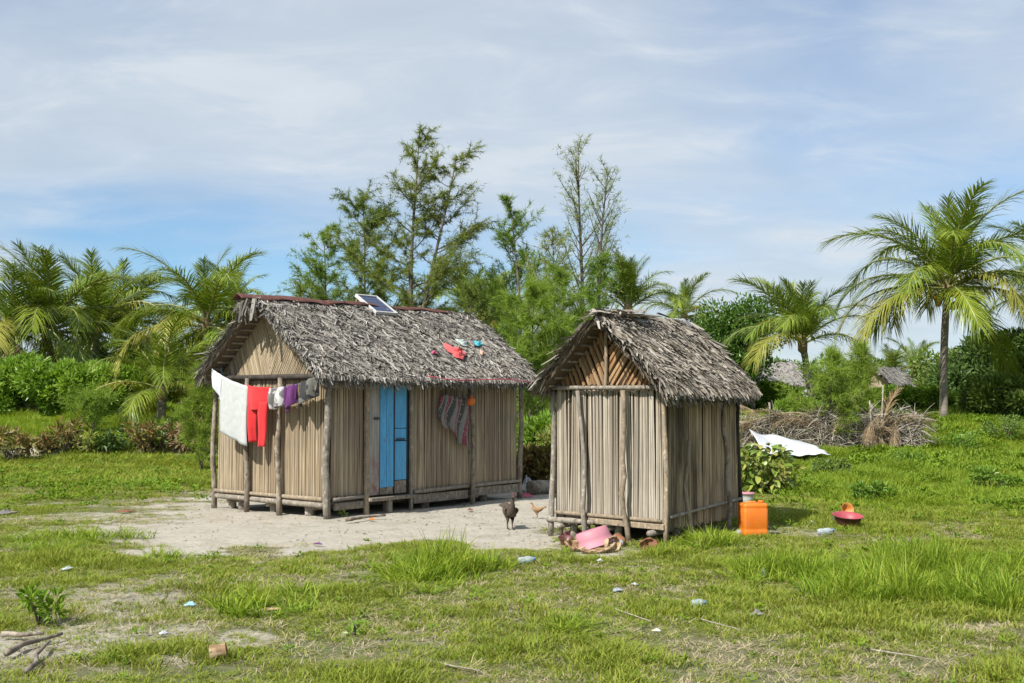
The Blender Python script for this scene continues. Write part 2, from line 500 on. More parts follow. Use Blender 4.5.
go = link(bpy.data.objects.new('ground', me)); go['kind'] = 'structure'

# ------------------------------------------------------------------ grass (stuff): one mesh that holds a few tuft shapes and the spots they grow on
def tuft(kind, seed):
    r = np.random.default_rng(seed)
    if kind == 'weed':
        n = 12
        a = r.uniform(0, 6.28, n)
        P = np.stack([np.cos(a), np.sin(a), 0 * a], 1) * r.uniform(0, 0.045, (n, 1)); P[:, 2] = r.uniform(0.02, 0.07, n)
        D = np.stack([np.cos(a), np.sin(a), r.uniform(0.1, 0.9, n)], 1); D = norm(D) * r.uniform(0.035, 0.06, (n, 1))
        S = norm(np.cross(D, np.array([[0, 0, 1.0]]))) * r.uniform(0.012, 0.02, (n, 1))
        V, Fc = leaves(P, D, S)
        return V.reshape(-1, 3), Fc.tolist()
    n = {'lawn': 22, 'long': 26, 'dry': 16}[kind]
    H = {'lawn': (0.025, 0.085), 'long': (0.10, 0.27), 'dry': (0.03, 0.10)}[kind]
    spread = {'lawn': 0.062, 'long': 0.07, 'dry': 0.075}[kind]
    wd = {'lawn': 0.0032, 'long': 0.0045, 'dry': 0.0022}[kind]
    a = r.uniform(0, 6.28, n); rad = spread * np.sqrt(r.uniform(0, 1, n))
    P = np.stack([np.cos(a) * rad, np.sin(a) * rad, np.full(n, -0.006)], 1)
    a2 = a + r.normal(0, 1.0, n)
    lean = r.uniform(0.15, 0.9, n) if kind != 'dry' else r.uniform(0.8, 3.2, n)
    h = r.uniform(*H, n)
    D = norm(np.stack([np.cos(a2) * lean, np.sin(a2) * lean, np.ones(n)], 1)) * h[:, None]
    S = norm(np.cross(D, np.array([[0, 0, 1.0]]) + r.normal(0, .2, (n, 3)))) * wd
    dr = np.stack([np.cos(a2), np.sin(a2), -0.6 * np.ones(n)], 1) * (h * r.uniform(0.1, 0.55, n))[:, None]
    V, Fc = blades(P, D, S, dr)
    return V.reshape(-1, 3), [tuple(int(q) for q in f) for f in Fc]
def grow(name, kind, pts, scl, mat, label, cat, nvar=4, seed=0):
    """pts (N,3), scl (N,3)"""
    r = np.random.default_rng(seed + 5)
    V = []; Fc = []; ids = []
    off = 0
    for q in range(nvar):
        v, f = tuft(kind, seed * 31 + q)
        V.append(v); Fc += [tuple(i + off for i in ff) for ff in f]; ids += [q + 1] * len(v); off += len(v)
    nT = off
    V = np.concatenate(V + [pts], 0); ids = np.array(ids + [0] * len(pts), np.int32)
    me = bpy.data.meshes.new(name)
    me.from_pydata(V.tolist(), [], Fc)
    me.materials.append(mat)
    at = me.attributes.new('variant', 'INT', 'POINT'); at.data.foreach_set('value', ids)
    sc = np.ones((len(V), 3), np.float32); sc[nT:] = scl
    at = me.attributes.new('size', 'FLOAT_VECTOR', 'POINT'); at.data.foreach_set('vector', sc.reshape(-1))
    ro = np.zeros((len(V), 3), np.float32); ro[nT:, 2] = r.uniform(0, 6.28, len(pts)); ro[nT:, 0] = r.normal(0, .12, len(pts)); ro[nT:, 1] = r.normal(0, .12, len(pts))
    at = me.attributes.new('turn', 'FLOAT_VECTOR', 'POINT'); at.data.foreach_set('vector', ro.reshape(-1))
    o = link(bpy.data.objects.new(name, me))
    tag(o, label, cat, None, 'stuff')
    ng = bpy.data.node_groups.new(name + '_growth', 'GeometryNodeTree')
    ng.interface.new_socket('Geometry', in_out='INPUT', socket_type='NodeSocketGeometry')
    ng.interface.new_socket('Geometry', in_out='OUTPUT', socket_type='NodeSocketGeometry')
    N = ng.nodes.new; L = ng.links.new
    gi = N('NodeGroupInput'); gout = N('NodeGroupOutput')
    def named(t, nm):
        x = N('GeometryNodeInputNamedAttribute'); x.data_type = t; x.inputs[0].default_value = nm
        return next(s for s in x.outputs if s.enabled and s.name == 'Attribute')
    def pick(val):
        c = N('FunctionNodeCompare'); c.data_type = 'INT'; c.operation = 'EQUAL'
        ins = [s for s in c.inputs if s.enabled]
        L(named('INT', 'variant'), ins[0]); ins[1].default_value = val
        s = N('GeometryNodeSeparateGeometry'); s.domain = 'POINT'
        L(gi.outputs[0], s.inputs[0]); L(c.outputs[0], s.inputs[1])
        return s.outputs[0]
    g2 = N('GeometryNodeGeometryToInstance')
    for q in range(nvar): L(pick(q + 1), g2.inputs[0])
    ip = N('GeometryNodeInstanceOnPoints')
    L(pick(0), ip.inputs['Points']); 
    # each variant becomes its own instance, picked at random
    ji = N('GeometryNodeJoinGeometry')
    ng.nodes.remove(g2)
    for q in range(nvar):
        gq = N('GeometryNodeGeometryToInstance'); L(pick(q + 1), gq.inputs[0]); L(gq.outputs[0], ji.inputs[0])
    L(ji.outputs[0], ip.inputs['Instance'])
    ip.inputs['Pick Instance'].default_value = True
    rv = N('FunctionNodeRandomValue'); rv.data_type = 'INT'
    for s in rv.inputs:
        if s.enabled and s.name == 'Min': s.default_value = 0
        if s.enabled and s.name == 'Max': s.default_value = nvar - 1
    L(next(s for s in rv.outputs if s.enabled), ip.inputs['Instance Index'])
    L(named('FLOAT_VECTOR', 'turn'), ip.inputs['Rotation'])
    L(named('FLOAT_VECTOR', 'size'), ip.inputs['Scale'])
    L(ip.outputs[0], gout.inputs[0])
    md = o.modifiers.new('growth', 'NODES'); md.node_group = ng
    return o

# where each kind of grass grows
def wedge(n, y0, y1, px0=-60, px1=1084, power=1.0):
    """random ground spots in the wedge the place shows, plus a margin to each side"""
    y = np.sqrt(rng.uniform(y0 ** 2, y1 ** 2, n)) if power == 1 else y0 * (y1 / y0) ** rng.uniform(0, 1, n)
    kx = rng.uniform((px0 - 512) / F_PX, (px1 - 512) / F_PX, n)
    return kx * y, y
LONG = [(gp(430, 580).xy, 0.75, 1.0), (gp(490, 570).xy, 0.45, 0.9), (gp(800, 575).xy, 0.8, 1.0), (gp(880, 590).xy, 1.0, 1.1), (gp(980, 600).xy, 0.9, 1.1), (gp(930, 570).xy, 1.2, 0.9),
        (gp(1020, 570).xy, 1.0, 1.0), (gp(700, 545).xy, 0.55, 0.7), (gp(660, 556).xy, 0.3, 0.6), (gp(60, 545).xy, 0.9, 0.55), (gp(170, 560).xy, 0.5, 0.35), (gp(590, 630).xy, 0.4, 0.4), (gp(300, 600).xy, 0.5, 0.35), (gp(260, 610).xy, .5, .35)]
def longness(x, y):
    L = np.zeros_like(x)
    nz = fbm(x * 1.5, y * 1.5, 51, 3) - 0.5
    for c, r, a in LONG:
        dd = np.hypot(x - c[0], (y - c[1]) * 0.8)
        L = np.maximum(L, a * sstep((r - dd + nz * r) / (0.6 * r)))
    k = x / y
    meadow = sstep((k - 0.20) / 0.06) * sstep((y - 15.2 - 3.0 * sstep((0.34 - k) / 0.1)) / 2.0)
    L = np.maximum(L, meadow * (0.75 + 1.0 * nz))
    lm = sstep((-0.22 - k) / 0.05) * sstep((y - 29.6) / 0.8)
    return np.maximum(L, lm * (0.8 + nz))
hut_clear = [[tuple(gp(*p).xy) for p in q] for q in ([(213, 507), (326, 519), (521, 498), (400, 480)], [(549, 536), (664, 545), (742, 528), (640, 520)])]
def keep_out(x, y):
    return np.maximum(poly_sd(x, y, hut_clear[0]), poly_sd(x, y, hut_clear[1])) > 0.0
def dryness(x, y):
    k = x / y
    d = 0.27 + 1.2 * (fbm(x * 0.8, y * 0.8, 91, 4) - 0.42) * 1.6
    d = d + 0.75 * sstep((k - 0.10) / 0.1) * sstep((8.2 - y) / 0.8)
    d = d + 0.35 * np.exp(-(((x - 0.9) / 1.2) ** 2 + ((y - 9.6) / 1.2) ** 2))
    return np.clip(d, 0, 1)

GRASSC = [(0.058, 0.112, 0.010), (0.125, 0.215, 0.017), (0.20, 0.30, 0.028), (0.35, 0.355, 0.085)]
M['lawn'] = leafmat('lawn_grass', GRASSC, 0.65, 0.32, 1.4, (0.13, 0.175, 0.03), spec=.15)
M['meadow'] = leafmat('meadow_grass', [(0.052, 0.13, 0.009), (0.13, 0.255, 0.015), (0.215, 0.35, 0.024), (0.37, 0.42, 0.075)], 0.6, 0.36, 0.5, (0.12, 0.20, 0.016), spec=.18)
k = NT('dry_grass', 0.8); k.color(k.ramp(k.island(), [(0, (0.18, 0.135, 0.07)), (0.5, (0.31, 0.25, 0.14)), (1, (0.46, 0.39, 0.25))])); M['dry'] = k.m
M['weed'] = leafmat('weed_leaf', [(0.09, 0.18, 0.012), (0.15, 0.255, 0.018), (0.22, 0.33, 0.03)], 0.55, 0.3, 1.2, spec=.2)

x, y = wedge(150000, 5.6, 22)
s = sand_mask(x, y); Ln = longness(x, y); dr = dryness(x, y)
keep = (rng.uniform(0, 1, len(x)) > np.maximum(s * 1.05, 0.5 * Ln)) & (rng.uniform(0, 1, len(x)) > 0.25 * dr) & ~keep_out(x, y)
keep &= rng.uniform(0, 1, len(x)) < 0.10 + 1.9 * np.clip(fbm(x * 1.6, y * 1.6, 61, 4) - .22, 0, 1)
x, y, s = x[keep], y[keep], s[keep]
hh = (0.30 + 3.2 * np.clip(fbm(x * 1.5, y * 1.5, 15, 4) - .36, 0, 1)) * rng.uniform(0.6, 1.35, len(x)) * (1 - 0.45 * s) * (1 - .5 * sstep((poly_sd(x, y, SAND) + .9) / .9))
scl = np.stack([np.clip(hh, 0.8, 1.3)] * 2 + [hh], 1)
grow('lawn_grass', 'lawn', np.stack([x, y, ground_h(x, y) - 0.012 * s], 1), scl, M['lawn'], 'short green lawn grass growing across the foreground', 'grass', 5, 1)
x, y = wedge(60000, 21, 48)
s = sand_mask(x, y)
keep = (rng.uniform(0, 1, len(x)) > s * 0.9) & (longness(x, y) < 0.6)
x, y = x[keep], y[keep]
hh = rng.uniform(1.0, 1.9, len(x)) * (0.6 + 0.8 * fbm(x * 0.4, y * 0.4, 15, 3))
grow('far_lawn_grass', 'lawn', np.stack([x, y, ground_h(x, y)], 1), np.stack([hh * 1.6, hh * 1.6, hh * 1.3], 1), M['lawn'], 'thin pale green grass on the rising ground behind the yard', 'grass', 4, 2)
x, y = wedge(120000, 6, 48)
Ln = longness(x, y)
keep = (rng.uniform(0, 1, len(x)) < Ln * 0.95) & ~keep_out(x, y)
x, y, Ln = x[keep], y[keep], Ln[keep]
f = np.clip(1 + (y - 16) / 30, 1, 1.8)
hh = np.clip(Ln, 0.45, 1.25) * rng.uniform(0.5, 1.2, len(x)) * (0.26 + 3.0 * np.clip(fbm(x * 1.6, y * 1.2, 66, 4) - .32, 0, 1))
grow('meadow_grass', 'long', np.stack([x, y, ground_h(x, y)], 1), np.stack([f * 1.0, f * 1.0, hh * 1.5], 1), M['meadow'], 'long lush grass in clumps and in the right-hand meadow', 'grass', 5, 3)
x, y = wedge(90000, 5.6, 24)
dr = dryness(x, y); s = sand_mask(x, y)
keep = (rng.uniform(0, 1, len(x)) < 0.04 + 0.75 * dr) & (rng.uniform(0, 1, len(x)) > s * 0.96) & (longness(x, y) < 0.8) & ~keep_out(x, y)
x, y = x[keep], y[keep]
q = rng.uniform(0.7, 1.5, len(x))
q *= .68
grow('dry_grass', 'dry', np.stack([x, y, ground_h(x, y)], 1), np.stack([q, q, q * rng.uniform(0.4, 1.1, len(x))], 1), M['dry'], 'dead straw-coloured grass lying between the green blades', 'grass', 5, 4)
x, y = wedge(60000, 6, 40)
kk = x / y
band = np.exp(-((y - 22 - 1.5 * np.sin(x)) / 2.6) ** 2) * sstep((-0.25 - kk) / 0.05) * 0.55
band = np.maximum(band, 0.10 * sstep((kk - 0.2) / 0.05) * sstep((y - 16) / 2))
keep = rng.uniform(0, 1, len(x)) < (0.10 + band * 0.9) * (1 - sand_mask(x, y)) * sstep((fbm(x * 1.1, y * 1.1, 88, 3) - 0.36) * 6)
keep &= ~keep_out(x, y)
x, y = x[keep], y[keep]
q = rng.uniform(0.6, 1.25, len(x)) * np.clip(y / 16, 0.7, 1.4)
grow('ground_weeds', 'weed', np.stack([x, y, ground_h(x, y)], 1), np.stack([q, q, q], 1), M['weed'], 'low broad-leaved weeds creeping through the grass', 'weeds', 4, 5)

# leaf crumbs and twigs trodden into the sand of the yard
q = np.random.default_rng(44)
x, y = wedge(17000, 6, 22)
s = sand_mask(x, y)
keep = (rng.uniform(0, 1, len(x)) < 0.05 + s * 0.55 * np.clip(fbm(x * 1.3, y * 1.3, 17, 3) * 2.6 - .75, 0, 1)) & ~keep_out(x, y)
x, y = x[keep], y[keep]; n = len(x)
a = q.uniform(0, 6.28, n); ln = q.uniform(.008, .05, n)
D = np.stack([np.cos(a), np.sin(a), q.uniform(-.05, .25, n)], 1) * ln[:, None]
S = np.stack([-np.sin(a), np.cos(a), q.normal(0, .4, n)], 1) * (ln * q.uniform(.06, .28, n))[:, None]
V, Fc = leaves(np.stack([x, y, ground_h(x, y) - .006], 1), D, S)
k = NT('leaf_crumb', .9); k.color(k.ramp(k.island(), [(0, (0.10, 0.075, 0.05)), (.5, (0.21, 0.16, 0.105)), (.8, (0.30, 0.24, 0.16)), (1, (0.5, 0.46, 0.38))]))
o = MB().addnp(V, Fc).build('leaf_litter', k.m); tag(o, 'brown leaf crumbs and twigs scattered over the sandy yard', 'leaf litter', None, 'stuff')

# mounds of broad-leaved weeds in the right-hand meadow
x, y = wedge(60000, 14.5, 42, 740, 1090)
kk = x / y
md = sstep((kk - 0.21) / 0.05) * sstep((y - 15.5 - 3.0 * sstep((0.34 - kk) / 0.1)) / 2.0) * sstep((fbm(x * .8 + 9, y * .55, 123, 4) - .47) * 9)
keep = (rng.uniform(0, 1, len(x)) < md * .42) & ~((np.abs(x / y - .243) < .05) & (y > 21) & (y < 32))
x, y, md = x[keep], y[keep], md[keep]
q = rng.uniform(.6, 1.35, len(x)) * np.clip(y / 20, .9, 1.4)
grow('meadow_weeds', 'weed', np.stack([x, y, ground_h(x, y) + rng.uniform(0, .10, len(x)) * md], 1), np.stack([q, q, q * 1.2], 1), M['weed'], 'mounds of broad-leaved weeds in the right-hand meadow', 'weeds', 5, 8)
# ------------------------------------------------------------------ huts
def pole_pts(a, b, wob, n=7, seed=0):
    r = random.Random(seed)
    a = Vector(a); b = Vector(b)
    ph = r.uniform(0, 6); out = []
    for i in range(n):
        t = i / (n - 1)
        e = math.sin(math.pi * t)
        out.append(a.lerp(b, t) + Vector((math.sin(ph + 5 * t) * wob + r.gauss(0, wob * .3), math.cos(ph * 1.7 + 4 * t) * wob + r.gauss(0, wob * .3), 0)) * (0.3 + 0.7 * e))
    return out
def pole(name, a, b, r0, r1, mat, parent, wob=0.012, seed=0, n=7, knots=True):
    pts = pole_pts(a, b, wob, n, seed)
    rr = random.Random(seed + 99)
    rad = [(r0 + (r1 - r0) * i / (n - 1)) * (1 + rr.uniform(-.08, .12)) for i in range(n)]
    return MB().tube(pts, rad, 9).build(name, mat, parent, smooth=True)

def reed_geo(mb, base, top, width, depthdir, seed):
    """one half-round stalk from base to top, bulging along depthdir"""
    r = random.Random(seed)
    base = Vector(base); top = Vector(top); t = (top - base)
    side = t.cross(depthdir).normalized()
    vs = []; n = 3
    for i in range(n):
        f = i / (n - 1)
        c = base.lerp(top, f) + side * r.gauss(0, width * .12)
        wv = width * r.uniform(.88, 1.08) * .5
        vs += [c - side * wv - depthdir * .004, c - side * wv * .6 + depthdir * wv * .75, c + side * wv * .6 + depthdir * wv * .75, c + side * wv - depthdir * .004]
    fs = []
    for i in range(n - 1):
        for k in range(3):
            b = i * 4 + k
            fs.append((b, b + 1, b + 5, b + 4))
    fs += [(0, 4, 7, 3), (4, 8, 11, 7)]
    mb.add(vs, fs)

def thatch(name, parent, mat, x0, x1, ridge, eave, n_out, rows, step, seed, length=(0.11, 0.28), width=(0.0042, 0.010), lift=0.022, spread=0.62, fringe=True, ends=(True, True), sag=0.03, hang=0.16):
    """ridge/eave are (y,z) of the slope; strips run down the slope in overlapping rows"""
    r = np.random.default_rng(seed)
    ry, rz = ridge; ey, ez = eave
    dn = np.array([0, ey - ry, ez - rz]); Ls = np.linalg.norm(dn); dn = dn / Ls
    ax = np.array([1.0, 0, 0])
    N = np.array([0, n_out[0], n_out[1]]); N = N / np.linalg.norm(N)
    P = []; 
    per = int((x1 - x0) / step)
    n = rows * per
    sx = r.uniform(x0, x1, n); st = np.repeat(np.linspace(-0.02, 1.0, rows), per) + r.normal(0, 0.5 / rows, n)
    st = np.clip(st, -0.02, 1.0)
    off = (fbm(sx * 1.3 + seed, st * Ls * 1.3, seed, 3) - 0.5) * sag * 2 + 0.03 * np.sin(math.pi * st) + .038 * (((st * Ls + .02 * np.sin(sx * 9 + seed)) / .17) % 1.0) ** 2
    ln = r.uniform(*length, n); wd = r.uniform(*width, n)
    ang = r.normal(0, spread, n)
    base = np.array([0, ry, rz]) + ax * sx[:, None] + dn * (st * Ls)[:, None] + N * (off + r.uniform(0.0, 0.02, n))[:, None]
    D = (dn * np.cos(ang)[:, None] + ax * np.sin(ang)[:, None]) * ln[:, None]
    S = (ax * np.cos(ang)[:, None] - dn * np.sin(ang)[:, None]) * wd[:, None] + N * r.normal(0, 0.006, n)[:, None]
    up = N * (r.uniform(0.2, 1.0, n) * lift)[:, None]
    # keep the strips from running past the eave too far
    over = np.maximum(0, st * Ls + ln - (Ls + hang * r.uniform(0.2, 1.0, n)))
    D = D * (1 - np.clip(over / ln, 0, 0.75))[:, None]
    curl = np.where((st * Ls + ln > Ls)[:, None], np.array([0, 0, -0.05]), N * 0.0)
    V, Fc = blades_wide(base, D + up, S, curl + N * r.normal(0, 0.012, n)[:, None])
    mb = MB().addnp(V, Fc)
    def extra(base, D, S, curl):
        V, Fc = blades_wide(base, D, S, curl); mb.addnp(V, Fc)
    if fringe:                       # ragged eave
        m = int((x1 - x0) / 0.0035)
        sx = r.uniform(x0, x1, m)
        base = np.array([0, ry, rz]) + ax * sx[:, None] + dn * (Ls - r.uniform(0.0, 0.14, m))[:, None] + N * r.uniform(-0.07, 0.03, m)[:, None]
        ln = r.uniform(0.04, 0.13, m)
        D = (dn * 0.8 + np.array([0, 0, -0.35]) + ax * r.normal(0, .35, m)[:, None]) * ln[:, None]
        extra(base, D, ax * r.uniform(0.004, 0.010, m)[:, None] + N * r.normal(0, .004, m)[:, None], np.array([0, 0, -0.05]) * r.uniform(0, 1, m)[:, None])
    for e, xx, sg in ((ends[0], x0, -1), (ends[1], x1, 1)):      # ragged verges
        if not e: continue
        m = int(Ls / 0.006)
        st = r.uniform(0, 1, m)
        base = np.array([xx, ry, rz]) + dn * (st * Ls)[:, None] + ax * (-sg * r.uniform(0, .10, m))[:, None] + N * r.uniform(-0.04, 0.03, m)[:, None]
        ln = r.uniform(0.06, 0.16, m)
        D = (ax * sg * r.uniform(0.0, .40, m)[:, None] + dn * r.uniform(0.3, 1, m)[:, None]) * ln[:, None]
        extra(base, D, np.cross(D, N) / ln[:, None] * r.uniform(0.008, 0.018, m)[:, None], np.array([0, 0, -0.05]) * r.uniform(0, 1, m)[:, None])
    o = mb.build(name, mat, parent)
    o['kind'] = 'stuff'
    return o
def blades_wide(P, D, S, droop):
    mid = P + D * 0.5
    tip = P + D + droop
    V = np.stack([P - S, P + S, mid + S, mid - S, tip + S * .6, tip - S * .6], 1)
    b = np.arange(len(P))[:, None] * 6
    F = np.concatenate([b + np.array([[0, 1, 2, 3]]), b + np.array([[3, 2, 4, 5]])], 0)
    return V, F

def gable_slats(W, zb, zt, spacing, angL, angR, width):
    """slats of a chevron gable: list of (y0,z0,y1,z1) in gable coordinates (y across 0..W)"""
    out = []
    for side in (0, 1):
        ang = angL if side == 0 else angR
        c = W / 2
        slope = (zt - zb) / c
        s = -zt / math.cos(ang) * 1.6
        while s < W:
            # param line: starts on the base (or below the middle), rises outwards
            dirv = (math.sin(ang), math.cos(ang))
            p0 = s / 1.0
            # work in distance from the middle q = |y-c|, rising outwards: q = q0 + h*tan
            q0 = p0
            s += spacing
            tn = math.tan(ang)
            h0 = 0.0 if q0 >= 0 else -q0 / tn if tn > 1e-6 else 1e9
            if q0 >= c: break
            # roof: h = (c - q)*slope -> h = (c - q0 - h*tn)*slope
            h1 = (c - q0) * slope / (1 + tn * slope)
            if h1 <= h0 + 0.03: continue
            qa, qb = q0 + h0 * tn, q0 + h1 * tn
            ya = c + (1 if side == 0 else -1) * qa; yb = c + (1 if side == 0 else -1) * qb
            out.append((ya, zb + h0, yb, zb + h1))
    return out

# ---------------------------------------------------------------- the large hut
NEAR = gp(327, 518); A_BIG = math.atan2(3.10, 2.58)
big = empty('reed_hut', (NEAR.x, NEAR.y, NEAR.z), A_BIG)
tag(big, 'large reed-walled hut with grey thatched roof and blue plank door', 'hut')
BL, BW, BH = 4.03, 2.46, 1.90        # long side, gable side, wall plate height
BF = 0.20                            # floor height
RIDGE = (BW / 2, 2.99); EAVE_F = (-0.25, 1.86); EAVE_B = (BW + 0.06, 1.90)
RX0, RX1 = -0.33, 4.24
rp = [0]
def rnd_wall(name, parent, mat, a, b, z0, z1, outv, width, seed, jitter=0.012):
    """stalks side by side from a to b (2-d), bulging outwards, as one woven mat"""
    mb = MB(); r = random.Random(seed)
    a = Vector((*a, 0)); b = Vector((*b, 0)); L = (b - a).length; t = (b - a) / L
    o = Vector((*outv, 0)); s = 0.0; i = 0
    while s < L - width * .5:
        w = width * r.choice((.5, .65, .8, .95, 1.1, 1.5))
        p = a + t * (s + w / 2)
        pb = p + Vector((0, 0, z0 + r.uniform(-jitter, jitter) * 2)); pt = p + t * r.gauss(0, .012) + Vector((0, 0, z1 + r.uniform(-jitter, jitter)))
        reed_geo(mb, pb + o * r.uniform(0, .014), pt + o * r.uniform(0, .014), w * 0.96, o, seed * 1000 + i)
        s += w; i += 1
    ob = mb.build(name, mat, parent)
    ob['kind'] = 'stuff'
    return ob
lin = MB()
# dark sheets added behind the stalks, standing in for interior shade
lin.box((BL / 2, 0.035, (BF + BH) / 2), (BL - .08, .02, BH - BF - .02)); lin.box((BL / 2, BW - .035, (BF + BH) / 2), (BL - .08, .02, BH - BF - .02))
lin.box((0.035, BW / 2, (BF + BH) / 2), (.02, BW - .1, BH - BF - .04)); lin.box((BL - 0.035, BW / 2, (BF + BH) / 2), (.02, BW - .1, BH - BF - .04))
for xx in (0.045, BL - 0.045):
    z1 = RIDGE[1] - .07
    lin.add([(xx, .03, BH - .03), (xx, BW - .03, BH - .03), (xx, BW / 2, z1), (xx + .012, .03, BH - .03), (xx + .012, BW - .03, BH - .03), (xx + .012, BW / 2, z1)],
            [(0, 1, 2), (5, 4, 3), (0, 3, 4, 1), (1, 4, 5, 2), (2, 5, 3, 0)])
lin.build('shade_backing', M['dark_backing'], big)
MB().box((BL / 2, BW / 2, BF - .02), (BL - .06, BW - .06, .04)).build('floor_deck', M['wood_plank'], big)
DX0, DX1 = 0.69, 1.53
# gable side (x = 0), split by its poles
for a_, b_ in ((0.05, 0.90), (0.90, 1.64), (1.64, BW - .05)):
    rnd_wall('reed_panel', big, M['reed_big'], (0.0, b_), (0.0, a_), BF + .02, BH - .02, (-1, 0), 0.021, int(a_ * 100) + 3)
# long front (y = 0)
for a_, b_ in ((0.05, DX0 - .05), (DX1 + .04, 2.83), (2.83, BL - .04)):
    rnd_wall('reed_panel', big, M['reed_front'], (a_, 0.0), (b_, 0.0), BF + .06, BH - .02, (0, -1), 0.022, int(a_ * 100) + 31)
rnd_wall('reed_panel', big, M['reed_front'], (BL, .05), (BL, BW - .05), BF + .02, BH - .02, (1, 0), 0.03, 71)
rnd_wall('reed_panel', big, M['reed_front'], (BL - .04, BW), (.04, BW), BF + .02, BH - .02, (0, 1), 0.03, 72)
# chevron gable
mb = MB()
for i, (ya, za, yb, zb) in enumerate(gable_slats(BW + .04, BH + .03, RIDGE[1] - .01, 0.034, R(20), R(30), .03)):
    rr = random.Random(i)
    reed_geo(mb, (0.005, ya - .02, za), (0.005, yb - .02, zb), .034 * rr.uniform(.8, 1.05), Vector((-1, 0, 0)), i + 500)
MB_g = mb.build('gable_mat', M['reed_big'], big); MB_g['kind'] = 'stuff'
mb = MB()
for i, (ya, za, yb, zb) in enumerate(gable_slats(BW - .08, BH + .03, RIDGE[1] - .08, 0.05, R(22), R(26), .03)):
    reed_geo(mb, (BL - .005, ya + .04, za), (BL - .005, yb + .04, zb), .048, Vector((1, 0, 0)), i + 900)
g_ = mb.build('gable_mat', M['reed_front'], big); g_['kind'] = 'stuff'
# plates, sills
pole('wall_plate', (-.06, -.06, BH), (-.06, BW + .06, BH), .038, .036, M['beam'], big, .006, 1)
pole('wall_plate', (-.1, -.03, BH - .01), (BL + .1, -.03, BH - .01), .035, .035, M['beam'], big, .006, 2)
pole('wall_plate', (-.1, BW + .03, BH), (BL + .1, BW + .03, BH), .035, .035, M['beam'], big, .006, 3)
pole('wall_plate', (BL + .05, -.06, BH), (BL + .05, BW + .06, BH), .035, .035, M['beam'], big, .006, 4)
pole('sill_pole', (-.045, .03, BF + .045), (-.045, BW - .02, BF + .05), .030, .026, M['pole_light'], big, .008, 5)
pole('sill_pole', (-.035, .03, BF - .035), (-.035, BW - .05, BF - .03), .040, .036, M['pole_grey'], big, .008, 6)
pole('sill_pole', (.05, -.055, BF + .04), (DX0 - .06, -.05, BF + .05), .026, .024, M['pole_grey'], big, .006, 7)
pole('sill_pole', (DX1 + .06, -.055, BF + .05), (2.80, -.055, BF + .07), .030, .026, M['pole_grey'], big, .010, 8)
pole('sill_pole', (2.86, -.055, BF + .07), (BL, -.05, BF + .08), .028, .026, M['pole_grey'], big, .008, 9)
MB().box(((DX1 + 2.8) / 2 + .02, -.035, BF - .055), (2.8 - DX1 - .1, .035, .13)).build('sill_board', M['wood_plank'], big, bevel=.008)
MB().box(((2.86 + BL) / 2, -.035, BF - .03), (BL - 2.95, .035, .13)).build('sill_board', M['wood_plank'], big, bevel=.008)
MB().box(((DX0) / 2 + .02, -.03, BF - .06), (DX0 - .14, .035, .10)).build('sill_board', M['wood_plank'], big, bevel=.008)
# posts: (x, y, lean, radius, material, height)
def gz(o, x, y):
    p = Matrix.Rotation(o.rotation_euler.z, 4, 'Z') @ Vector((x, y, 0))
    return gh(p.x + o.location.x, p.y + o.location.y) - o.location.z - .04
for i, (x_, y_, r0, mt, top, name) in enumerate([
        (-.02, -.02, .052, 'pole_grey', BH, 'corner_post'), (-.03, BW + .02, .042, 'pole_dark', BH, 'corner_post'), (BL + .02, -.03, .045, 'pole_dark', BH, 'corner_post'), (BL, BW, .045, 'pole_dark', BH, 'corner_post'),
        (-.085, 0.90, .040, 'pole_dark', BH - .01, 'wall_pole'), (-.085, 1.64, .040, 'pole_dark', BH - .01, 'wall_pole'), (2.83, -.09, .036, 'pole_dark', BH - .02, 'wall_pole')]):
    pole(name, (x_, y_, gz(big, x_, y_)), (x_ + random.uniform(-.015, .015), y_ + random.uniform(-.02, .02), top), r0, r0 * .82, M[mt], big, .018, 40 + i, 9)
# stilts and floor joists showing in the gap below
for i, (x_, y_) in enumerate([(.08, .45), (.1, 1.25), (.1, 1.95), (.1, 2.2), (1.15, .04), (2.0, .12), (3.3, .12), (BL - .1, 1.2), (1.6, 1.3), (2.9, 1.4)]):
    rr = random.Random(i)
    MB().tube(pole_pts((x_, y_, gz(big, x_, y_)), (x_, y_, BF - .05), .004, 4, i), rr.uniform(.055, .075), 8).build('stilt', M['pole_grey'], big, smooth=True)
for i, y_ in enumerate((.3, 1.25, 2.15)):
    pole('floor_joist', (-.02, y_, BF - .085), (BL + .02, y_, BF - .085), .035, .035, M['pole_dark'], big, .004, 70 + i)
# ---- doorway
def plank(name, x0, x1, z0, z1, y, th, mat, parent, seed=0, bev=.004):
    r = random.Random(seed)
    o = MB().box(((x0 + x1) / 2, 0, (z0 + z1) / 2), (x1 - x0, th, z1 - z0), Matrix.Rotation(r.gauss(0, .004), 3, 'Y')).build(name, mat, parent, bevel=bev)
    o.location.y = y
    return o
MB().box((DX0 - .02, -.05, (BH - .05 + gz(big, DX0, 0)) / 2), (.075, .045, BH - .05 - gz(big, DX0, 0))).build('door_post', M['pole_light'], big, bevel=.008)
MB().box((DX1 + .015, -.045, (BH - .05 + gz(big, DX1, 0)) / 2), (.045, .045, BH - .05 - gz(big, DX1, 0))).build('door_post', M['wood_plank'], big, bevel=.006)
door = MB().box(((DX0 + DX1) / 2, .01, (BF + BH) / 2), (DX1 - DX0 - .03, .014, BH - BF - .08)).build('door', M['black'], big)
door['label'] = 'weathered door of blue painted planks beside a bare grey plank'
zb, zt = BF + .05, BH - .06
plank('grey_plank', DX0 + .035, .925, zb, zt - .03, -.022, .024, M['grey_plank'], door, 1)
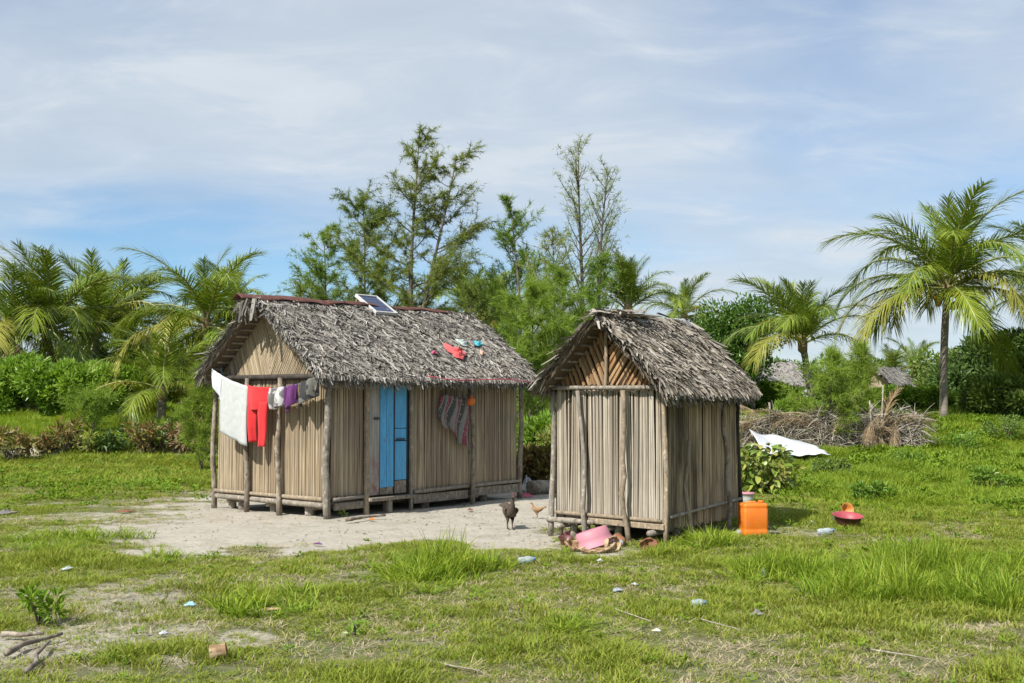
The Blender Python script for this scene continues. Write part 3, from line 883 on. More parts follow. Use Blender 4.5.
for j, (x0, x1) in enumerate(((.935, 1.055), (1.060, 1.195))):
    plank('blue_plank', x0, x1, zb + .10, zt + .01, -.030, .024, M['blue'], door, 10 + j)
    plank('bare_plank_end', x0 + .002, x1 - .002, zb, zb + .097, -.030, .022, M['wood_plank'], door, 15 + j)
for j, (z0, z1) in enumerate(((zb + .19, .99), (1.005, 1.17), (1.18, zt - .0))):
    plank('blue_plank', 1.232, 1.462, z0, z1, -.024, .020, M['blue'], door, 20 + j)
plank('bare_plank_end', 1.235, 1.46, zb, zb + .18, -.024, .020, M['wood_plank'], door, 25)
plank('door_batten', 1.203, 1.222, zb + .2, zt, -.032, .018, M['black'], door, 27)
plank('door_batten', 1.470, 1.484, zb + .2, zt, -.030, .018, M['black'], door, 28)
MB().box((.86, -.045, 1.32), (.10, .02, .03)).build('latch', M['black'], door, bevel=.004)
MB().box((1.33, -.045, 1.02), (.17, .02, .022)).build('latch', M['black'], door, bevel=.004)
MB().box(((DX0 + DX1) / 2, -.09, BF + .0), (DX1 - DX0 + .02, .12, .05)).build('door_sill', M['wood_plank'], big, bevel=.008)
MB().box((1.06, -.10, BF / 2 - .03), (.07, .06, BF + .02)).build('sill_stud', M['pole_grey'], big, bevel=.006)
# ---- roof
def slope_under(name, parent, x0, x1, ridge, eave, th, mat):
    (ry, rz), (ey, ez) = ridge, eave
    return MB().add([(x0, ry, rz), (x1, ry, rz), (x1, ey, ez), (x0, ey, ez), (x0, ry, rz - th), (x1, ry, rz - th), (x1, ey, ez - th), (x0, ey, ez - th)],
             [(0, 1, 2, 3), (7, 6, 5, 4), (0, 4, 5, 1), (1, 5, 6, 2), (2, 6, 7, 3), (3, 7, 4, 0)] if ey > ry else [(3, 2, 1, 0), (4, 5, 6, 7), (1, 5, 4, 0), (2, 6, 5, 1), (3, 7, 6, 2), (0, 4, 7, 3)]).build(name, mat, parent)
def roof(parent, x0, x1, ridge, ef, eb, mat, rows_f, rows_b, step, seed, nb=9, **kw):
    r_ = MB()
    slf = (ef[1] - ridge[1]) / (ef[0] - ridge[0])
    ro = slope_under('roof', parent, x0 + .03, x1 - .03, (ridge[0], ridge[1] - .02), (ef[0] + .03, ef[1] + .03 * slf - .02), .05, M['thatch_under'])
    slope_under('rear_slope', ro, x0 + .03, x1 - .03, (ridge[0] + .002, ridge[1] - .022), (eb[0] - .03, eb[1]), .05, M['thatch_under'])
    nf = (-(ridge[1] - ef[1]), (ridge[0] - ef[0])); nb_ = ((ridge[1] - eb[1]), (eb[0] - ridge[0]))
    thatch('thatch', ro, mat, x0, x1, ridge, ef, nf, rows_f, step, seed, **kw)
    thatch('thatch', ro, mat, x0, x1, ridge, eb, nb_, rows_b, step * 1.6, seed + 1, **kw)
    # purlins below both slopes and rafters at the verge
    for sl, (e, dn) in enumerate(((ef, -1), (eb, 1))):
        for q in range(nb):
            t = (q + .6) / nb
            y_, z_ = ridge[0] + (e[0] - ridge[0]) * t, ridge[1] + (e[1] - ridge[1]) * t - .082
            MB().tube(pole_pts((x0 + .10, y_, z_), (x1 - .06, y_, z_), .004, 5, q + sl * 40), .016, 6).build('purlin', M['pole_dark'], ro, smooth=True)
    return ro
roof_big = roof(big, RX0, RX1, RIDGE, EAVE_F, EAVE_B, M['thatch_big'], 80, 40, .0105, 100, nb=12, hang=.04)
for e in (EAVE_F, EAVE_B):
    for x_ in (.02, BL + .05):
        dz = .135
        t1 = .97
        pole('rafter', (x_, RIDGE[0], RIDGE[1] - dz), (x_, RIDGE[0] + (e[0] - RIDGE[0]) * t1, RIDGE[1] + (e[1] - RIDGE[1]) * t1 - dz), .024, .022, M['pole_light'], roof_big, .004, int(x_ * 10) + 7)
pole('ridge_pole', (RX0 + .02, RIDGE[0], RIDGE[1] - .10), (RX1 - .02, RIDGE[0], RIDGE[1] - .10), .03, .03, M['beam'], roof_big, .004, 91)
# rusty ridge capping in three lapped sheets
def cap_sheet(name, parent, x0, x1, ridge, ef, eb, wid, lift, mat, seed, corr=0.0):
    r = random.Random(seed); vs = []; fs = []
    n = max(8, int((x1 - x0) / .06)); prof = 7
    for i in range(n + 1):
        x_ = x0 + (x1 - x0) * i / n
        wz = .012 * math.sin(x_ * 4 + seed)
        for j in range(prof):
            t = (j - (prof - 1) / 2) / ((prof - 1) / 2)
            e = ef if t < 0 else eb
            d = Vector((e[0] - ridge[0], e[1] - ridge[1])).normalized()
            rr = abs(t) * wid
            vs.append((x_, ridge[0] + d.x * rr, ridge[1] + d.y * rr + lift + wz + corr * math.sin(x_ * 70) * .5 + .012 * abs(t) * math.sin(x_ * 11 + j) - .018 * (1 - abs(t))))
    for i in range(n):
        for j in range(prof - 1):
            b = i * prof + j
            fs.append((b, b + 1, b + prof + 1, b + prof))
    return MB().add(vs, fs).build(name, mat, parent, smooth=True, solid=.006)
for j, (a_, b_) in enumerate(((-.60, 1.06), (1.0, 2.36), (2.3, 3.72))):
    cap_sheet('ridge_sheet', roof_big, a_, b_, RIDGE, EAVE_F, EAVE_B, .11 + .04 * (j == 0), .092 + .008 * (j % 2), M['rust'], j)
# dried leaf ends tied under the ridge tip
r_ = np.random.default_rng(3); m = 60
P = np.stack([r_.uniform(RX0 - .22, RX0 + .1, m), RIDGE[0] + r_.normal(0, .10, m), RIDGE[1] + .02 - r_.uniform(0, .10, m)], 1)
D = np.stack([r_.normal(0, .05, m), r_.normal(0, .08, m), -r_.uniform(.1, .32, m)], 1)
V, Fc = blades_wide(P, D, np.stack([r_.normal(0, .012, m), r_.normal(0, .012, m), 0 * P[:, 0]], 1), D * 0)
o = MB().addnp(V, Fc).build('ridge_fringe', M['thatch_big'], roof_big); o['kind'] = 'stuff'

# ---------------------------------------------------------------- the small hut
NS = gp(664, 543); A_SM = math.atan2(1.70, 1.19)
sm = empty('reed_hut', (NS.x, NS.y, NS.z), A_SM)
tag(sm, 'small reed hut with pale front wall and brown chevron gable, right of the larger hut', 'hut')
SL, SW, SH, SF = 1.98, 1.42, 1.70, 0.19
SR = (SW / 2, 2.54); SEF = (-0.20, 1.64); SEB = (SW + .10, 1.70)
SX0, SX1 = -.30, 2.10
def reed_variants(mat, n, seed):
    out = []
    for i in range(n):
        mb = MB(); reed_geo(mb, (0, 0, 0), (0, 0, 1), 1.0, Vector((0, -1, 0)), seed + i)
        # width 1 metre is scaled down per stalk
        out.append(mb.mesh('reed', mat))
    return out
def reed_wall(name, parent, mat, a, b, z0, z1, outv, width, seed, lean=.006):
    rr = random.Random(seed)
    a = Vector((*a, 0)); b = Vector((*b, 0)); L = (b - a).length; t = (b - a) / L
    o = Vector((*outv, 0)); mid = (a + b) / 2 - o * .03
    rot = math.atan2(o.x, -o.y)
    wall = MB().box((0, 0, 0), (L - .03, .016, z1 - z0 - .02)).build(name, M['dark_backing'], parent)  # dark sheet added so the gaps between reeds look shaded
    wall.location = mid + Vector((0, 0, (z0 + z1) / 2)); wall.rotation_euler = (0, 0, rot)
    var = reed_variants(mat, 6, seed)
    s = 0.0
    while s < L - width * .4:
        w = width * rr.choice((.45, .6, .8, .9, 1.0, 1.1, 1.5))
        ob = bpy.data.objects.new('reed', var[rr.randrange(6)])
        link(ob, wall)
        ob.location = (-L / 2 + s + w / 2, -.024 - rr.uniform(0, .014), z0 - (z0 + z1) / 2 + rr.uniform(-.02, .02))
        ob.rotation_euler = (rr.gauss(0, .002), rr.gauss(0, lean) if rr.random() < .85 else rr.gauss(0, .022), rr.gauss(0, .25))
        ob.scale = (w * 1.02, .035, (z1 - z0) + rr.uniform(-.02, .015))
        s += w
    return wall
reed_wall('front_wall', sm, M['reed_small'], (0, SW - .02), (0, -.005), SF + .03, SH, (-1, 0), .0235, 11)
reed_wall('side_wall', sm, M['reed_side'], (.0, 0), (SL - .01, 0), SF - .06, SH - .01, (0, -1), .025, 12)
rnd_wall('rear_mat', sm, M['reed_front'], (SL, .04), (SL, SW - .04), SF, SH, (1, 0), .03, 13)
rnd_wall('rear_mat', sm, M['reed_front'], (SL - .04, SW), (.04, SW), SF, SH, (0, 1), .03, 14)
MB().box((SL / 2, SW / 2, SF - .0), (SL - .1, SW - .1, .03)).build('floor_deck', M['wood_plank'], sm)
lb = MB()
for xx in (0.07, SL - .07):
    lb.add([(xx, .02, SH + .0), (xx, SW - .02, SH), (xx, SW / 2, SR[1] - .10), (xx + .012, .02, SH), (xx + .012, SW - .02, SH), (xx + .012, SW / 2, SR[1] - .10)],
           [(0, 1, 2), (5, 4, 3), (0, 3, 4, 1), (1, 4, 5, 2), (2, 5, 3, 0)])
lb.build("shade_backing", M["dark_backing"], sm)  # dark triangles added behind the gable slats in place of interior shade
gab = empty('gable'); gab.parent = sm
for i, (ya, za, yb, zb_) in enumerate(gable_slats(SW + .02, SH + .05, SR[1] - .03, .070, R(23), R(33), .03)):
    mb = MB(); rr = random.Random(i + 60)
    reed_geo(mb, (0.02, ya - .01, za), (0.02, yb - .01 + rr.gauss(0, .008), zb_), .055 * rr.uniform(.75, 1.1), Vector((-1, 0, 0)), i + 700)
    mb.build('slat', M['gable_slat'], sm)
bpy.data.objects.remove(gab)
pole('king_post', (-.035, SW / 2 + .01, SH - .06), (-.04, SW / 2, SR[1] - .10), .022, .018, M['pole_light'], sm, .004, 201)
pole('wall_plate', (-.075, -.02, SH + .02), (-.075, SW + .05, SH + .025), .026, .024, M['pole_grey'], sm, .006, 202)
pole('wall_plate', (-.1, -.02, SH - .01), (SL + .06, -.02, SH - .01), .028, .028, M['beam'], sm, .006, 203)
pole('wall_plate', (-.1, SW + .03, SH), (SL + .06, SW + .03, SH), .028, .028, M['beam'], sm, .006, 204)
# posts
for i, (p0, p1, r0, mt, nm) in enumerate([
        ((-.04, SW + .045), (-.03, SW + .02), .040, 'pole_grey', 'corner_post'), ((.03, SW - .04), (.02, SW - .04), .030, 'pole_light', 'corner_post'),
        ((-.01, -.03), (-.01, -.015), .034, 'pole_light', 'corner_post'), ((SL + .02, -.03), (SL, -.02), .036, 'beam', 'corner_post'), ((SL, SW), (SL, SW), .036, 'pole_dark', 'corner_post'),
        ((-.105, .95), (-.10, 1.06), .034, 'pole_grey', 'wall_pole'), ((-.115, .38), (-.10, .47), .037, 'pole_light', 'wall_pole'),
        ((.48, -.085), (.50, -.06), .030, 'pole_light', 'wall_pole'), ((1.55, -.075), (1.52, -.05), .032, 'pole_dark', 'wall_pole')]):
    pole(nm, (*p0, gz(sm, *p0)), (*p1, (1.12 if (nm == 'wall_pole' and p0[0] == .48) else SH - .01)), r0 * .86, r0 * .68, M[mt], sm, .030 if nm == 'wall_pole' else .014, 220 + i, 10)
# sill poles and boards below the front wall
pole('sill_pole', (-.055, SW - .02, SF + .075), (-.055, .0, SF + .05), .022, .022, M['pole_light'], sm, .006, 240)
pole('sill_pole', (-.075, SW + .07, SF - .01), (-.065, .86, SF - .015), .034, .032, M['pole_grey'], sm, .006, 241)
MB().box((-.045, .47, SF - .005), (.045, 1.0, .065), Matrix.Rotation(.02, 3, 'X')).build('sill_board', M['pole_light'], sm, bevel=.008)
pole('sill_pole', (.03, -.055, SF + .09), (SL - .02, -.055, SF + .16), .020, .018, M['pole_grey'], sm, .006, 243)
pole('floor_joist', (-.13, SW - .12, SF - .075), (SL, SW - .12, SF - .075), .032, .03, M['pole_grey'], sm, .004, 244)
pole('floor_joist', (-.14, .11, SF - .085), (SL, .11, SF - .085), .036, .03, M['pole_grey'], sm, .004, 245)
pole('floor_joist', (-.02, .7, SF - .075), (SL, .7, SF - .075), .03, .03, M['pole_grey'], sm, .004, 246)
for i, (x_, y_) in enumerate([(.05, SW - .22), (.09, SW - .36), (.08, .62), (.5, .1), (1.2, .12), (.6, 1.2), (SL - .12, .7), (1.3, .8)]):
    MB().tube(pole_pts((x_, y_, gz(sm, x_, y_)), (x_, y_, SF - .03), .004, 4, i + 9), .045, 8).build('stilt', M['pole_grey'], sm, smooth=True)
roof_sm = roof(sm, SX0, SX1, SR, SEF, SEB, M['thatch_small'], 58, 34, .0115, 300, nb=9, length=(.15, .34), width=(.005, .013), spread=.5, lift=.035, sag=.04, hang=.05)
for e in (SEF, SEB):
    for x_ in (.05, SL + .04):
        pole('rafter', (x_, SR[0], SR[1] - .13), (x_, SR[0] + (e[0] - SR[0]) * .97, SR[1] + (e[1] - SR[1]) * .97 - .13), .022, .02, M['pole_dark'], roof_sm, .004, int(x_ * 10) + 57)
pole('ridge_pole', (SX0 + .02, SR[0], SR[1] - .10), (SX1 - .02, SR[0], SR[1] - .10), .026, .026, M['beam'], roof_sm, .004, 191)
for j, (a_, b_) in enumerate(((.50, 1.22), (1.16, 1.98))):
    cap_sheet('ridge_sheet', roof_sm, a_, b_, SR, SEF, SEB, .19, .085 + .008 * j, M['tin'], j + 5, corr=.012)
# bundle of long leaf stalks along the ridge in front of the sheets
r_ = np.random.default_rng(9); m = 160
P = np.stack([r_.uniform(SX0 - .03, .75, m), SR[0] + r_.normal(0, .09, m), SR[1] + .03 + r_.uniform(0, .06, m)], 1)
D = np.stack([r_.uniform(.1, .55, m) * r_.choice([-0.3, 1, 1], m), r_.normal(0, .14, m), -r_.uniform(.0, .06, m)], 1)
V, Fc = blades_wide(P, D, np.stack([r_.normal(0, .006, m), r_.uniform(.008, .02, m), r_.normal(0, .006, m)], 1), D * 0)
o = MB().addnp(V, Fc).build('ridge_bundle', M['thatch_small'], roof_sm); o['kind'] = 'stuff'
# ------------------------------------------------------------------ vegetation
PALM = [(0.065, 0.13, 0.012), (0.12, 0.205, 0.02), (0.19, 0.285, 0.035), (0.30, 0.37, 0.06)]
M['palm'] = leafmat('palm_leaflet', PALM, 0.34, 0.26, 0.25)
M['palm_yellow'] = leafmat('palm_leaflet_yellow', [(0.15, 0.21, 0.03), (0.24, 0.29, 0.04), (0.33, 0.35, 0.07), (0.37, 0.32, 0.10)], 0.42, 0.3, 0.4, (0.2, 0.22, 0.04))
M['palm_dry'] = leafmat('palm_leaflet_dry', [(0.16, 0.105, 0.055), (0.27, 0.195, 0.11), (0.36, 0.28, 0.18)], 0.75, 0.12, 0.8, (0.12, 0.085, 0.05))
M['rachis'] = plain('palm_rachis', (0.23, 0.24, 0.075), 0.45, 0.25)
M['rachis_dry'] = plain('palm_rachis_dry', (0.30, 0.235, 0.15), 0.8, 0.25)
k = NT('palm_trunk', 0.9)
nz = k.noise(k.coord('Object', (4, 4, 14)), 1.0, 5, 0.6)
k.color(k.ramp(nz, [(0.3, (0.12, 0.10, 0.08)), (0.7, (0.27, 0.235, 0.19))])).bump(nz, 0.8, 0.03)
M['palm_trunk'] = k.m
M['bark'] = polemat('tree_bark', (0.06, 0.048, 0.038), (0.13, 0.105, 0.085), (0.17, 0.145, 0.115))
M['casuarina'] = leafmat('casuarina_needle', [(0.085, 0.14, 0.028), (0.14, 0.21, 0.04), (0.2, 0.27, 0.06), (0.27, 0.31, 0.095)], 0.65, 0.3, 0.5, spec=.15)
M['casuarina_bright'] = leafmat('casuarina_young_needle', [(0.12, 0.22, 0.03), (0.19, 0.31, 0.045), (0.27, 0.37, 0.07)], 0.65, 0.34, 0.6, spec=.15)
M['casuarina_pale'] = leafmat('casuarina_thin_needle', [(0.13, 0.19, 0.045), (0.20, 0.26, 0.07), (0.26, 0.30, 0.10)], 0.6, 0.2, 0.5)
M['shrub'] = leafmat('shrub_leaf', [(0.094, 0.194, 0.022), (0.163, 0.294, 0.035), (0.250, 0.388, 0.062)], 0.36, 0.3, 0.8)
M['beach'] = leafmat('beach_shrub_leaf', [(0.14, 0.26, 0.03), (0.21, 0.35, 0.045), (0.29, 0.43, 0.075)], 0.36, 0.36, 1.2, (0.12, 0.23, 0.03))
M['dark_leaf'] = leafmat('dark_tree_leaf', [(0.039, 0.085, 0.019), (0.072, 0.137, 0.029), (0.117, 0.195, 0.046)], 0.4, 0.2, 0.4)
M['round_leaf'] = leafmat('round_tree_leaf', [(0.05, 0.12, 0.02), (0.085, 0.18, 0.03), (0.14, 0.26, 0.045)], 0.38, 0.25, 0.5)
M['mid_leaf'] = leafmat('mid_tree_leaf', [(0.072, 0.138, 0.026), (0.123, 0.210, 0.041), (0.203, 0.290, 0.065)], 0.42, 0.25, 0.35)
M['yellow_leaf'] = leafmat('yellow_green_leaf', [(0.132, 0.204, 0.036), (0.240, 0.300, 0.060), (0.408, 0.396, 0.120), (0.192, 0.240, 0.060)], 0.4, 0.3, 2.0)
M['croton'] = leafmat('red_brown_leaf', [(0.22, 0.10, 0.05), (0.34, 0.19, 0.09), (0.12, 0.15, 0.04), (0.42, 0.36, 0.12), (0.15, 0.06, 0.04), (0.14, 0.18, 0.05)], 0.5, 0.25, 3.0, (0.13, 0.11, 0.04))
M['brown_leaf'] = leafmat('withered_leaf', [(0.20, 0.12, 0.075), (0.33, 0.22, 0.14), (0.40, 0.29, 0.20), (0.16, 0.13, 0.05)], 0.7, 0.15, 3.0)

def frond_mesh(alpha, bend, seed, mats, pairs=74, hang=0.5, lean=0.0):
    """unit-length coconut leaf leaving the crown along +X at angle alpha, bending down"""
    r = np.random.default_rng(seed)
    n = 15; pts = [np.zeros(3)]
    for i in range(n):
        s = (i + .5) / n
        a = alpha - bend * 1.0 * s ** 1.7
        pts.append(pts[-1] + np.array([math.cos(a), lean * s, math.sin(a)]) / n)
    pts = np.array(pts)
    mb = MB()
    mb.tube([Vector(p) for p in pts], [0.013 * (1 - .85 * i / n) + .001 for i in range(n + 1)], 5, 1)
    for side in (-1, 1):
        s = np.linspace(.13, .995, pairs) + r.normal(0, .004, pairs)
        s = np.clip(s, .1, .999)
        i = np.minimum((s * n).astype(int), n - 1); f = (s * n - i)[:, None]
        P = pts[i] * (1 - f) + pts[i + 1] * f
        T = norm(pts[i + 1] - pts[i])
        Y = np.array([0, side, 0.0])
        N = norm(np.cross(T, np.cross(np.array([[0, 0, 1.0]]), T) + 1e-6))
        ph = np.radians(28 + 38 * s) + r.normal(0, .07, pairs)
        ln = (0.255 * np.sin(math.pi * np.clip(.12 + .80 * s, 0, 1)) ** .8 + .05) * r.uniform(.82, 1.1, pairs)
        d = norm(Y * np.cos(ph)[:, None] + T * np.sin(ph)[:, None] + N * r.normal(.10, .12, (pairs, 1)))
        D = d * ln[:, None]
        S = norm(np.cross(d, N)) * (r.uniform(.0046, .0068, pairs) * (1 - .3 * s))[:, None]
        dr = np.array([0, 0, -1.0]) * (ln * hang * r.uniform(.5, 1.3, pairs))[:, None]
        V, Fc = blades(P, D, S, dr)
        mb.addnp(V, [tuple(int(q) for q in f_) for f_ in Fc])
    return mb.mesh('frond', mats)
FR = {}
for vi, (al, be, hg) in enumerate([(82, 40, .22), (68, 62, .28), (54, 84, .36), (38, 96, .44), (21, 94, .5), (4, 80, .58), (-18, 60, .68), (-42, 42, .8)]):
    for q in range(2):
        FR[(vi, q, 'g')] = frond_mesh(R(al), R(be), 40 + vi * 5 + q, [M['palm'], M['rachis']], hang=hg, lean=(q - .5) * .16)
    FR[(vi, 0, 'y')] = frond_mesh(R(al), R(be), 90 + vi, [M['palm_yellow'], M['rachis']], hang=hg, lean=.1)
    FR[(vi, 0, 'd')] = frond_mesh(R(al), R(be), 140 + vi, [M['palm_dry'], M['rachis_dry']], hang=hg * 1.2, lean=-.1, pairs=36)
def palm(px, py, Y, L, n, label, seed, base_px=None, tr=0.13, yellow=.12, dry=.06, up=0.0, group='coconut palms around the yard', nuts=0, cat='palm tree', low=True):
    """crown where the photograph shows it (px,py) at distance Y"""
    r = random.Random(seed)
    c = at_depth(px, py, Y)
    bx = c.x + (0 if base_px is None else (base_px - px) / F_PX * Y)
    gz_ = gh(bx, c.y)
    root = empty('coconut_palm', (bx, c.y, gz_))
    tag(root, label, cat, group)
    top = Vector((c.x - bx, 0, c.z - gz_))
    H = max(.4, top.z)
    top.z = H
    pts = [Vector((top.x * (t ** 1.5), .10 * H * .2 * math.sin(3 * t + seed), H * t - .1 * (1 - t))) for t in [i / 10 for i in range(11)]]
    off = pts[-1].y
    MB().tube(pts, [tr * (1.35 if i == 0 else 1.1 - .25 * i / 10) * (1 + .05 * (i % 2)) for i in range(11)], 10).build('trunk', M['palm_trunk'], root, smooth=True)
    crown = Vector((top.x, off, H))
    MB().lathe([(.02, -.35), (tr * 1.3, -.2), (tr * 1.35, .1), (tr * .8, .4), (.02, .8)], 9).build('crown_shaft', M['palm_dry'], root, smooth=True).location = crown
    az = r.uniform(0, 6.28)
    for i in range(n):
        f = (i + r.uniform(-.3, .3)) / n          # 0 young and upright .. 1 old and hanging
        az += 2.39996
        span = 6.3 if low else 5.0
        vi = min(7, max(0, int(max(f, 0) ** .8 * span + r.uniform(-.3, .5) - up * .75)))
        kind = 'g'
        if vi >= 3 and r.random() < yellow * (1 + f): kind = 'y'
        if vi >= 6 and r.random() < dry * 4: kind = 'd'
        me = FR[(vi, r.randrange(2) if kind == 'g' else 0, kind)]
        o = link(bpy.data.objects.new('frond', me), root)
        s = L * r.uniform(.82, 1.1) * (.72 if vi == 0 else 1)
        o.scale = (s, s * r.choice((-1, 1)), s)
        o.location = crown + Vector((0, 0, .25 * (1 - f)))
        o.rotation_euler = (r.gauss(0, .12), r.gauss(0, .08), az + r.gauss(0, .2))
    for i in range(nuts):
        a = r.uniform(0, 6.28); rr = r.uniform(.22, .42)
        m_ = Matrix.Translation(crown + Vector((math.cos(a) * rr, math.sin(a) * rr - .1, r.uniform(-.55, -.1))))
        MB().lathe([(.005, -.15), (.08, -.12), (.115, 0), (.09, .1), (.005, .14)], 9, 0, m_).build('coconut', M['coconut'], root, smooth=True)
    return root
k = NT('ripening_coconut', 0.45); k.color(k.ramp(k.noise(k.wpos(), 2.2, 3), [(0.35, (0.42, 0.20, 0.02)), (0.65, (0.30, 0.27, 0.06))])); M['coconut'] = k.m

def limb(mb, a, b, r0, r1, wob, seed, n=6):
    mb.tube(pole_pts(a, b, wob, n, seed), [r0 + (r1 - r0) * i / (n - 1) for i in range(n)], 6)
def casuarina(px, base_y, Y, top_py, width, label, seed, needles=9000, mat='casuarina', lean_px=0, forks=1, sparse=0.0, nlen=.28, start=.22, droop=.55, branches=34, name='casuarina_tree', group='feathery casuarina trees behind the huts', upw=.9):
    r = random.Random(seed); q = np.random.default_rng(seed)
    x0 = (px - 512) / F_PX * Y
    g = gh(x0, Y)
    root = empty(name, (x0, Y, g)); tag(root, label, 'tree', group)
    H = at_depth(px, top_py, Y).z - g
    tw = MB(); P = []; Dn = []
    for fk in range(forks):
        tx = lean_px / F_PX * Y + (0 if forks == 1 else (fk - (forks - 1) / 2) * width * .55)
        hh = H * (1 - .07 * fk)
        trunk = []
        for i in range(12):
            t = i / 11
            trunk.append(Vector((tx * t ** 1.3 + .03 * H * math.sin(5 * t + seed + fk) * .35, .02 * H * math.sin(4 * t + seed * 2) + fk * .3 * t, hh * t)))
        tw.tube(trunk, [.022 * H * .5 * (1 - .93 * i / 11) + .006 for i in range(12)], 7)
        for b in range(branches):
            t = start + (1 - start) * ((b + r.random()) / branches) ** .9
            i = min(10, int(t * 11)); f = t * 11 - i
            p = trunk[i].lerp(trunk[i + 1], f)
            prof = (1 - t) ** .75 * (.35 + .65 * min(1, (t - start + .12) / .3))
            ln = width * (.22 + 1.15 * prof) * r.uniform(.5, 1.25)
            a = r.uniform(0, 6.28)
            d = Vector((math.cos(a), math.sin(a), upw * r.uniform(.6, 1.3))).normalized()
            e = p + d * ln
            pts = [p.lerp(e, s / 4) + Vector((0, 0, -.06 * ln * math.sin(math.pi * s / 4))) for s in range(5)]
            tw.tube(pts, [.010 * (1 - .8 * s / 4) * (ln + .6) + .002 for s in range(5)], 4, cap=False)
            # twigs
            m = max(5, int(ln * 13))
            for j in range(m):
                s = r.uniform(.22, 1.0)
                pp = p.lerp(e, s) + Vector((0, 0, -.06 * ln * math.sin(math.pi * s)))
                dd = (d + Vector((r.gauss(0, .6), r.gauss(0, .6), r.gauss(.2, .4)))).normalized() * r.uniform(.25, .85) * min(1.1, .35 + ln * .5)
                if r.random() < sparse: continue
                P.append(pp); Dn.append(dd)
        # leader tuft
        for j in range(10):
            P.append(trunk[-1] - Vector((0, 0, r.uniform(0, .07 * H)))); Dn.append(Vector((r.gauss(0, .1), r.gauss(0, .1), r.uniform(.1, .35))))
    tw.build('trunk', M['bark'], root, smooth=True)
    P = np.array(P); Dn = np.array(Dn)
    i = q.integers(0, len(P), needles)
    s = q.uniform(0, 1, (needles, 1))
    base = P[i] + Dn[i] * s + np.array([0, 0, -.14]) * (s * s)
    D = norm(Dn[i]) * .55 + q.normal(0, .55, (needles, 3)) + np.array([0, 0, -droop])
    D = norm(D) * (nlen * .8 * q.uniform(.4, 1.15, (needles, 1)))
    S = perp(D) * q.uniform(.0045, .009, (needles, 1)) * (Y / 30)
    V, Fc = slivers(base, D, S)
    o = MB().addnp(V, Fc).build('crown', M[mat], root)
    return root

def clump_leaves(centers, radii, n, leaf, q, aspect=.42, up=.35, shell=.55, zsq=.8):
    """leaves through clumps, mostly near their skins"""
    i = q.choice(len(centers), n, p=radii ** 2 / np.sum(radii ** 2))
    d = norm(q.normal(0, 1, (n, 3)))
    rad = radii[i] * (shell + (1 - shell) * q.uniform(0, 1, n) ** .7) * q.uniform(.8, 1.12, n)
    off = d * rad[:, None]; off[:, 2] *= zsq
    P = centers[i] + off
    D = norm(d + q.normal(0, .55, (n, 3)) + np.array([0, 0, up])) * (leaf * q.uniform(.6, 1.2, n))[:, None]
    S = norm(np.cross(D, q.normal(0, .5, (n, 3)) + np.array([0, 0, 1.0]) * .0 + d)) * (leaf * aspect * .5 * q.uniform(.8, 1.2, n))[:, None]
    return leaves(P, D, S)
def bush(name, x0, Y, W, H, label, cat, seed, mat, n=6000, leaf=.12, clumps=16, D=None, group=None, trunk_h=0.0, zsq=.8, stems=True, aspect=.45, shell=.55):
    q = np.random.default_rng(seed); r = random.Random(seed)
    g = gh(x0, Y)
    root = empty(name, (x0, Y, g - .03)); tag(root, label, cat, group)
    D = D or W * .7
    c = []; rad = []
    for i in range(clumps):
        a = q.uniform(0, 6.28); f = math.sqrt(q.uniform(0, 1))
        zz = q.uniform(.15, 1)
        wz = math.sqrt(max(.05, 1 - ((zz - .45) / .75) ** 2))
        c.append((math.cos(a) * f * W * .40 * wz, math.sin(a) * f * D * .40 * wz, trunk_h + (H - trunk_h) * (.12 + .70 * zz)))
        rad.append(min(W, (H - trunk_h)) * q.uniform(.16, .30))
    c = np.array(c); rad = np.array(rad)
    st = MB()
    for i in range(len(c)):
        b = Vector((c[i][0] * .12, c[i][1] * .12, 0))
        e = Vector(c[i])
        mid = b.lerp(e, .5) + Vector((0, 0, .1 * H))
        rr = .012 * H + .006
        if trunk_h > 0: mid = Vector((c[i][0] * .2, c[i][1] * .2, trunk_h * .9))
        st.tube([b, mid, e], [rr * (1.6 if trunk_h else 1), rr * .8, rr * .25], 5, cap=False)
    st.build('trunk' if trunk_h else 'stems', M['bark'], root, smooth=True)
    V, Fc = clump_leaves(c, rad, n, leaf, q, aspect, zsq=zsq, shell=shell)
    V = V.copy(); V[..., 2] = np.maximum(V[..., 2], .03)
    MB().addnp(V, Fc).build('crown' if trunk_h else 'foliage', M[mat], root)
    return root
def px2x(px, Y): return (px - 512) / F_PX * Y

# --- palms
PL = 'coconut palms around the yard'
palm(47, 334, 42, 4.1, 26, 'large coconut palm at the far left with fronds fanning above the green shrubs', 1, base_px=60, yellow=.12, up=.9)
palm(98, 332, 46, 4.0, 24, 'coconut palm behind the green shrubs, second from the left edge', 2, base_px=92, up=1.2, yellow=.15)
palm(124, 328, 50, 3.8, 22, 'dark coconut palm rising behind the second palm from the left edge', 3, yellow=.05, up=.8)
palm(6, 335, 40, 3.2, 20, 'coconut palm with yellowing hanging fronds cut by the left edge', 4, yellow=.25, up=0)
palm(206, 328, 36, 3.3, 24, 'coconut palm with drooping yellow fronds just left of the large hut', 5, base_px=214, yellow=.30, up=.1)
palm(232, 322, 44, 3.0, 20, 'coconut palm rising behind the left end of the large thatched roof', 6, up=.9)
palm(468, 318, 44, 2.7, 18, 'coconut palm showing above the right end of the large hut ridge', 7, up=1.0)
palm(497, 318, 47, 2.7, 18, 'small coconut palm between the leaning casuarina and the large hut ridge', 8, up=1.3, yellow=.2)
palm(628, 312, 40, 2.6, 18, 'coconut palm with upright fronds above the small hut roof', 9, up=2.0, low=False)
palm(684, 318, 56, 2.8, 20, 'coconut palm spreading behind the ridge of the small hut', 10, up=.5)
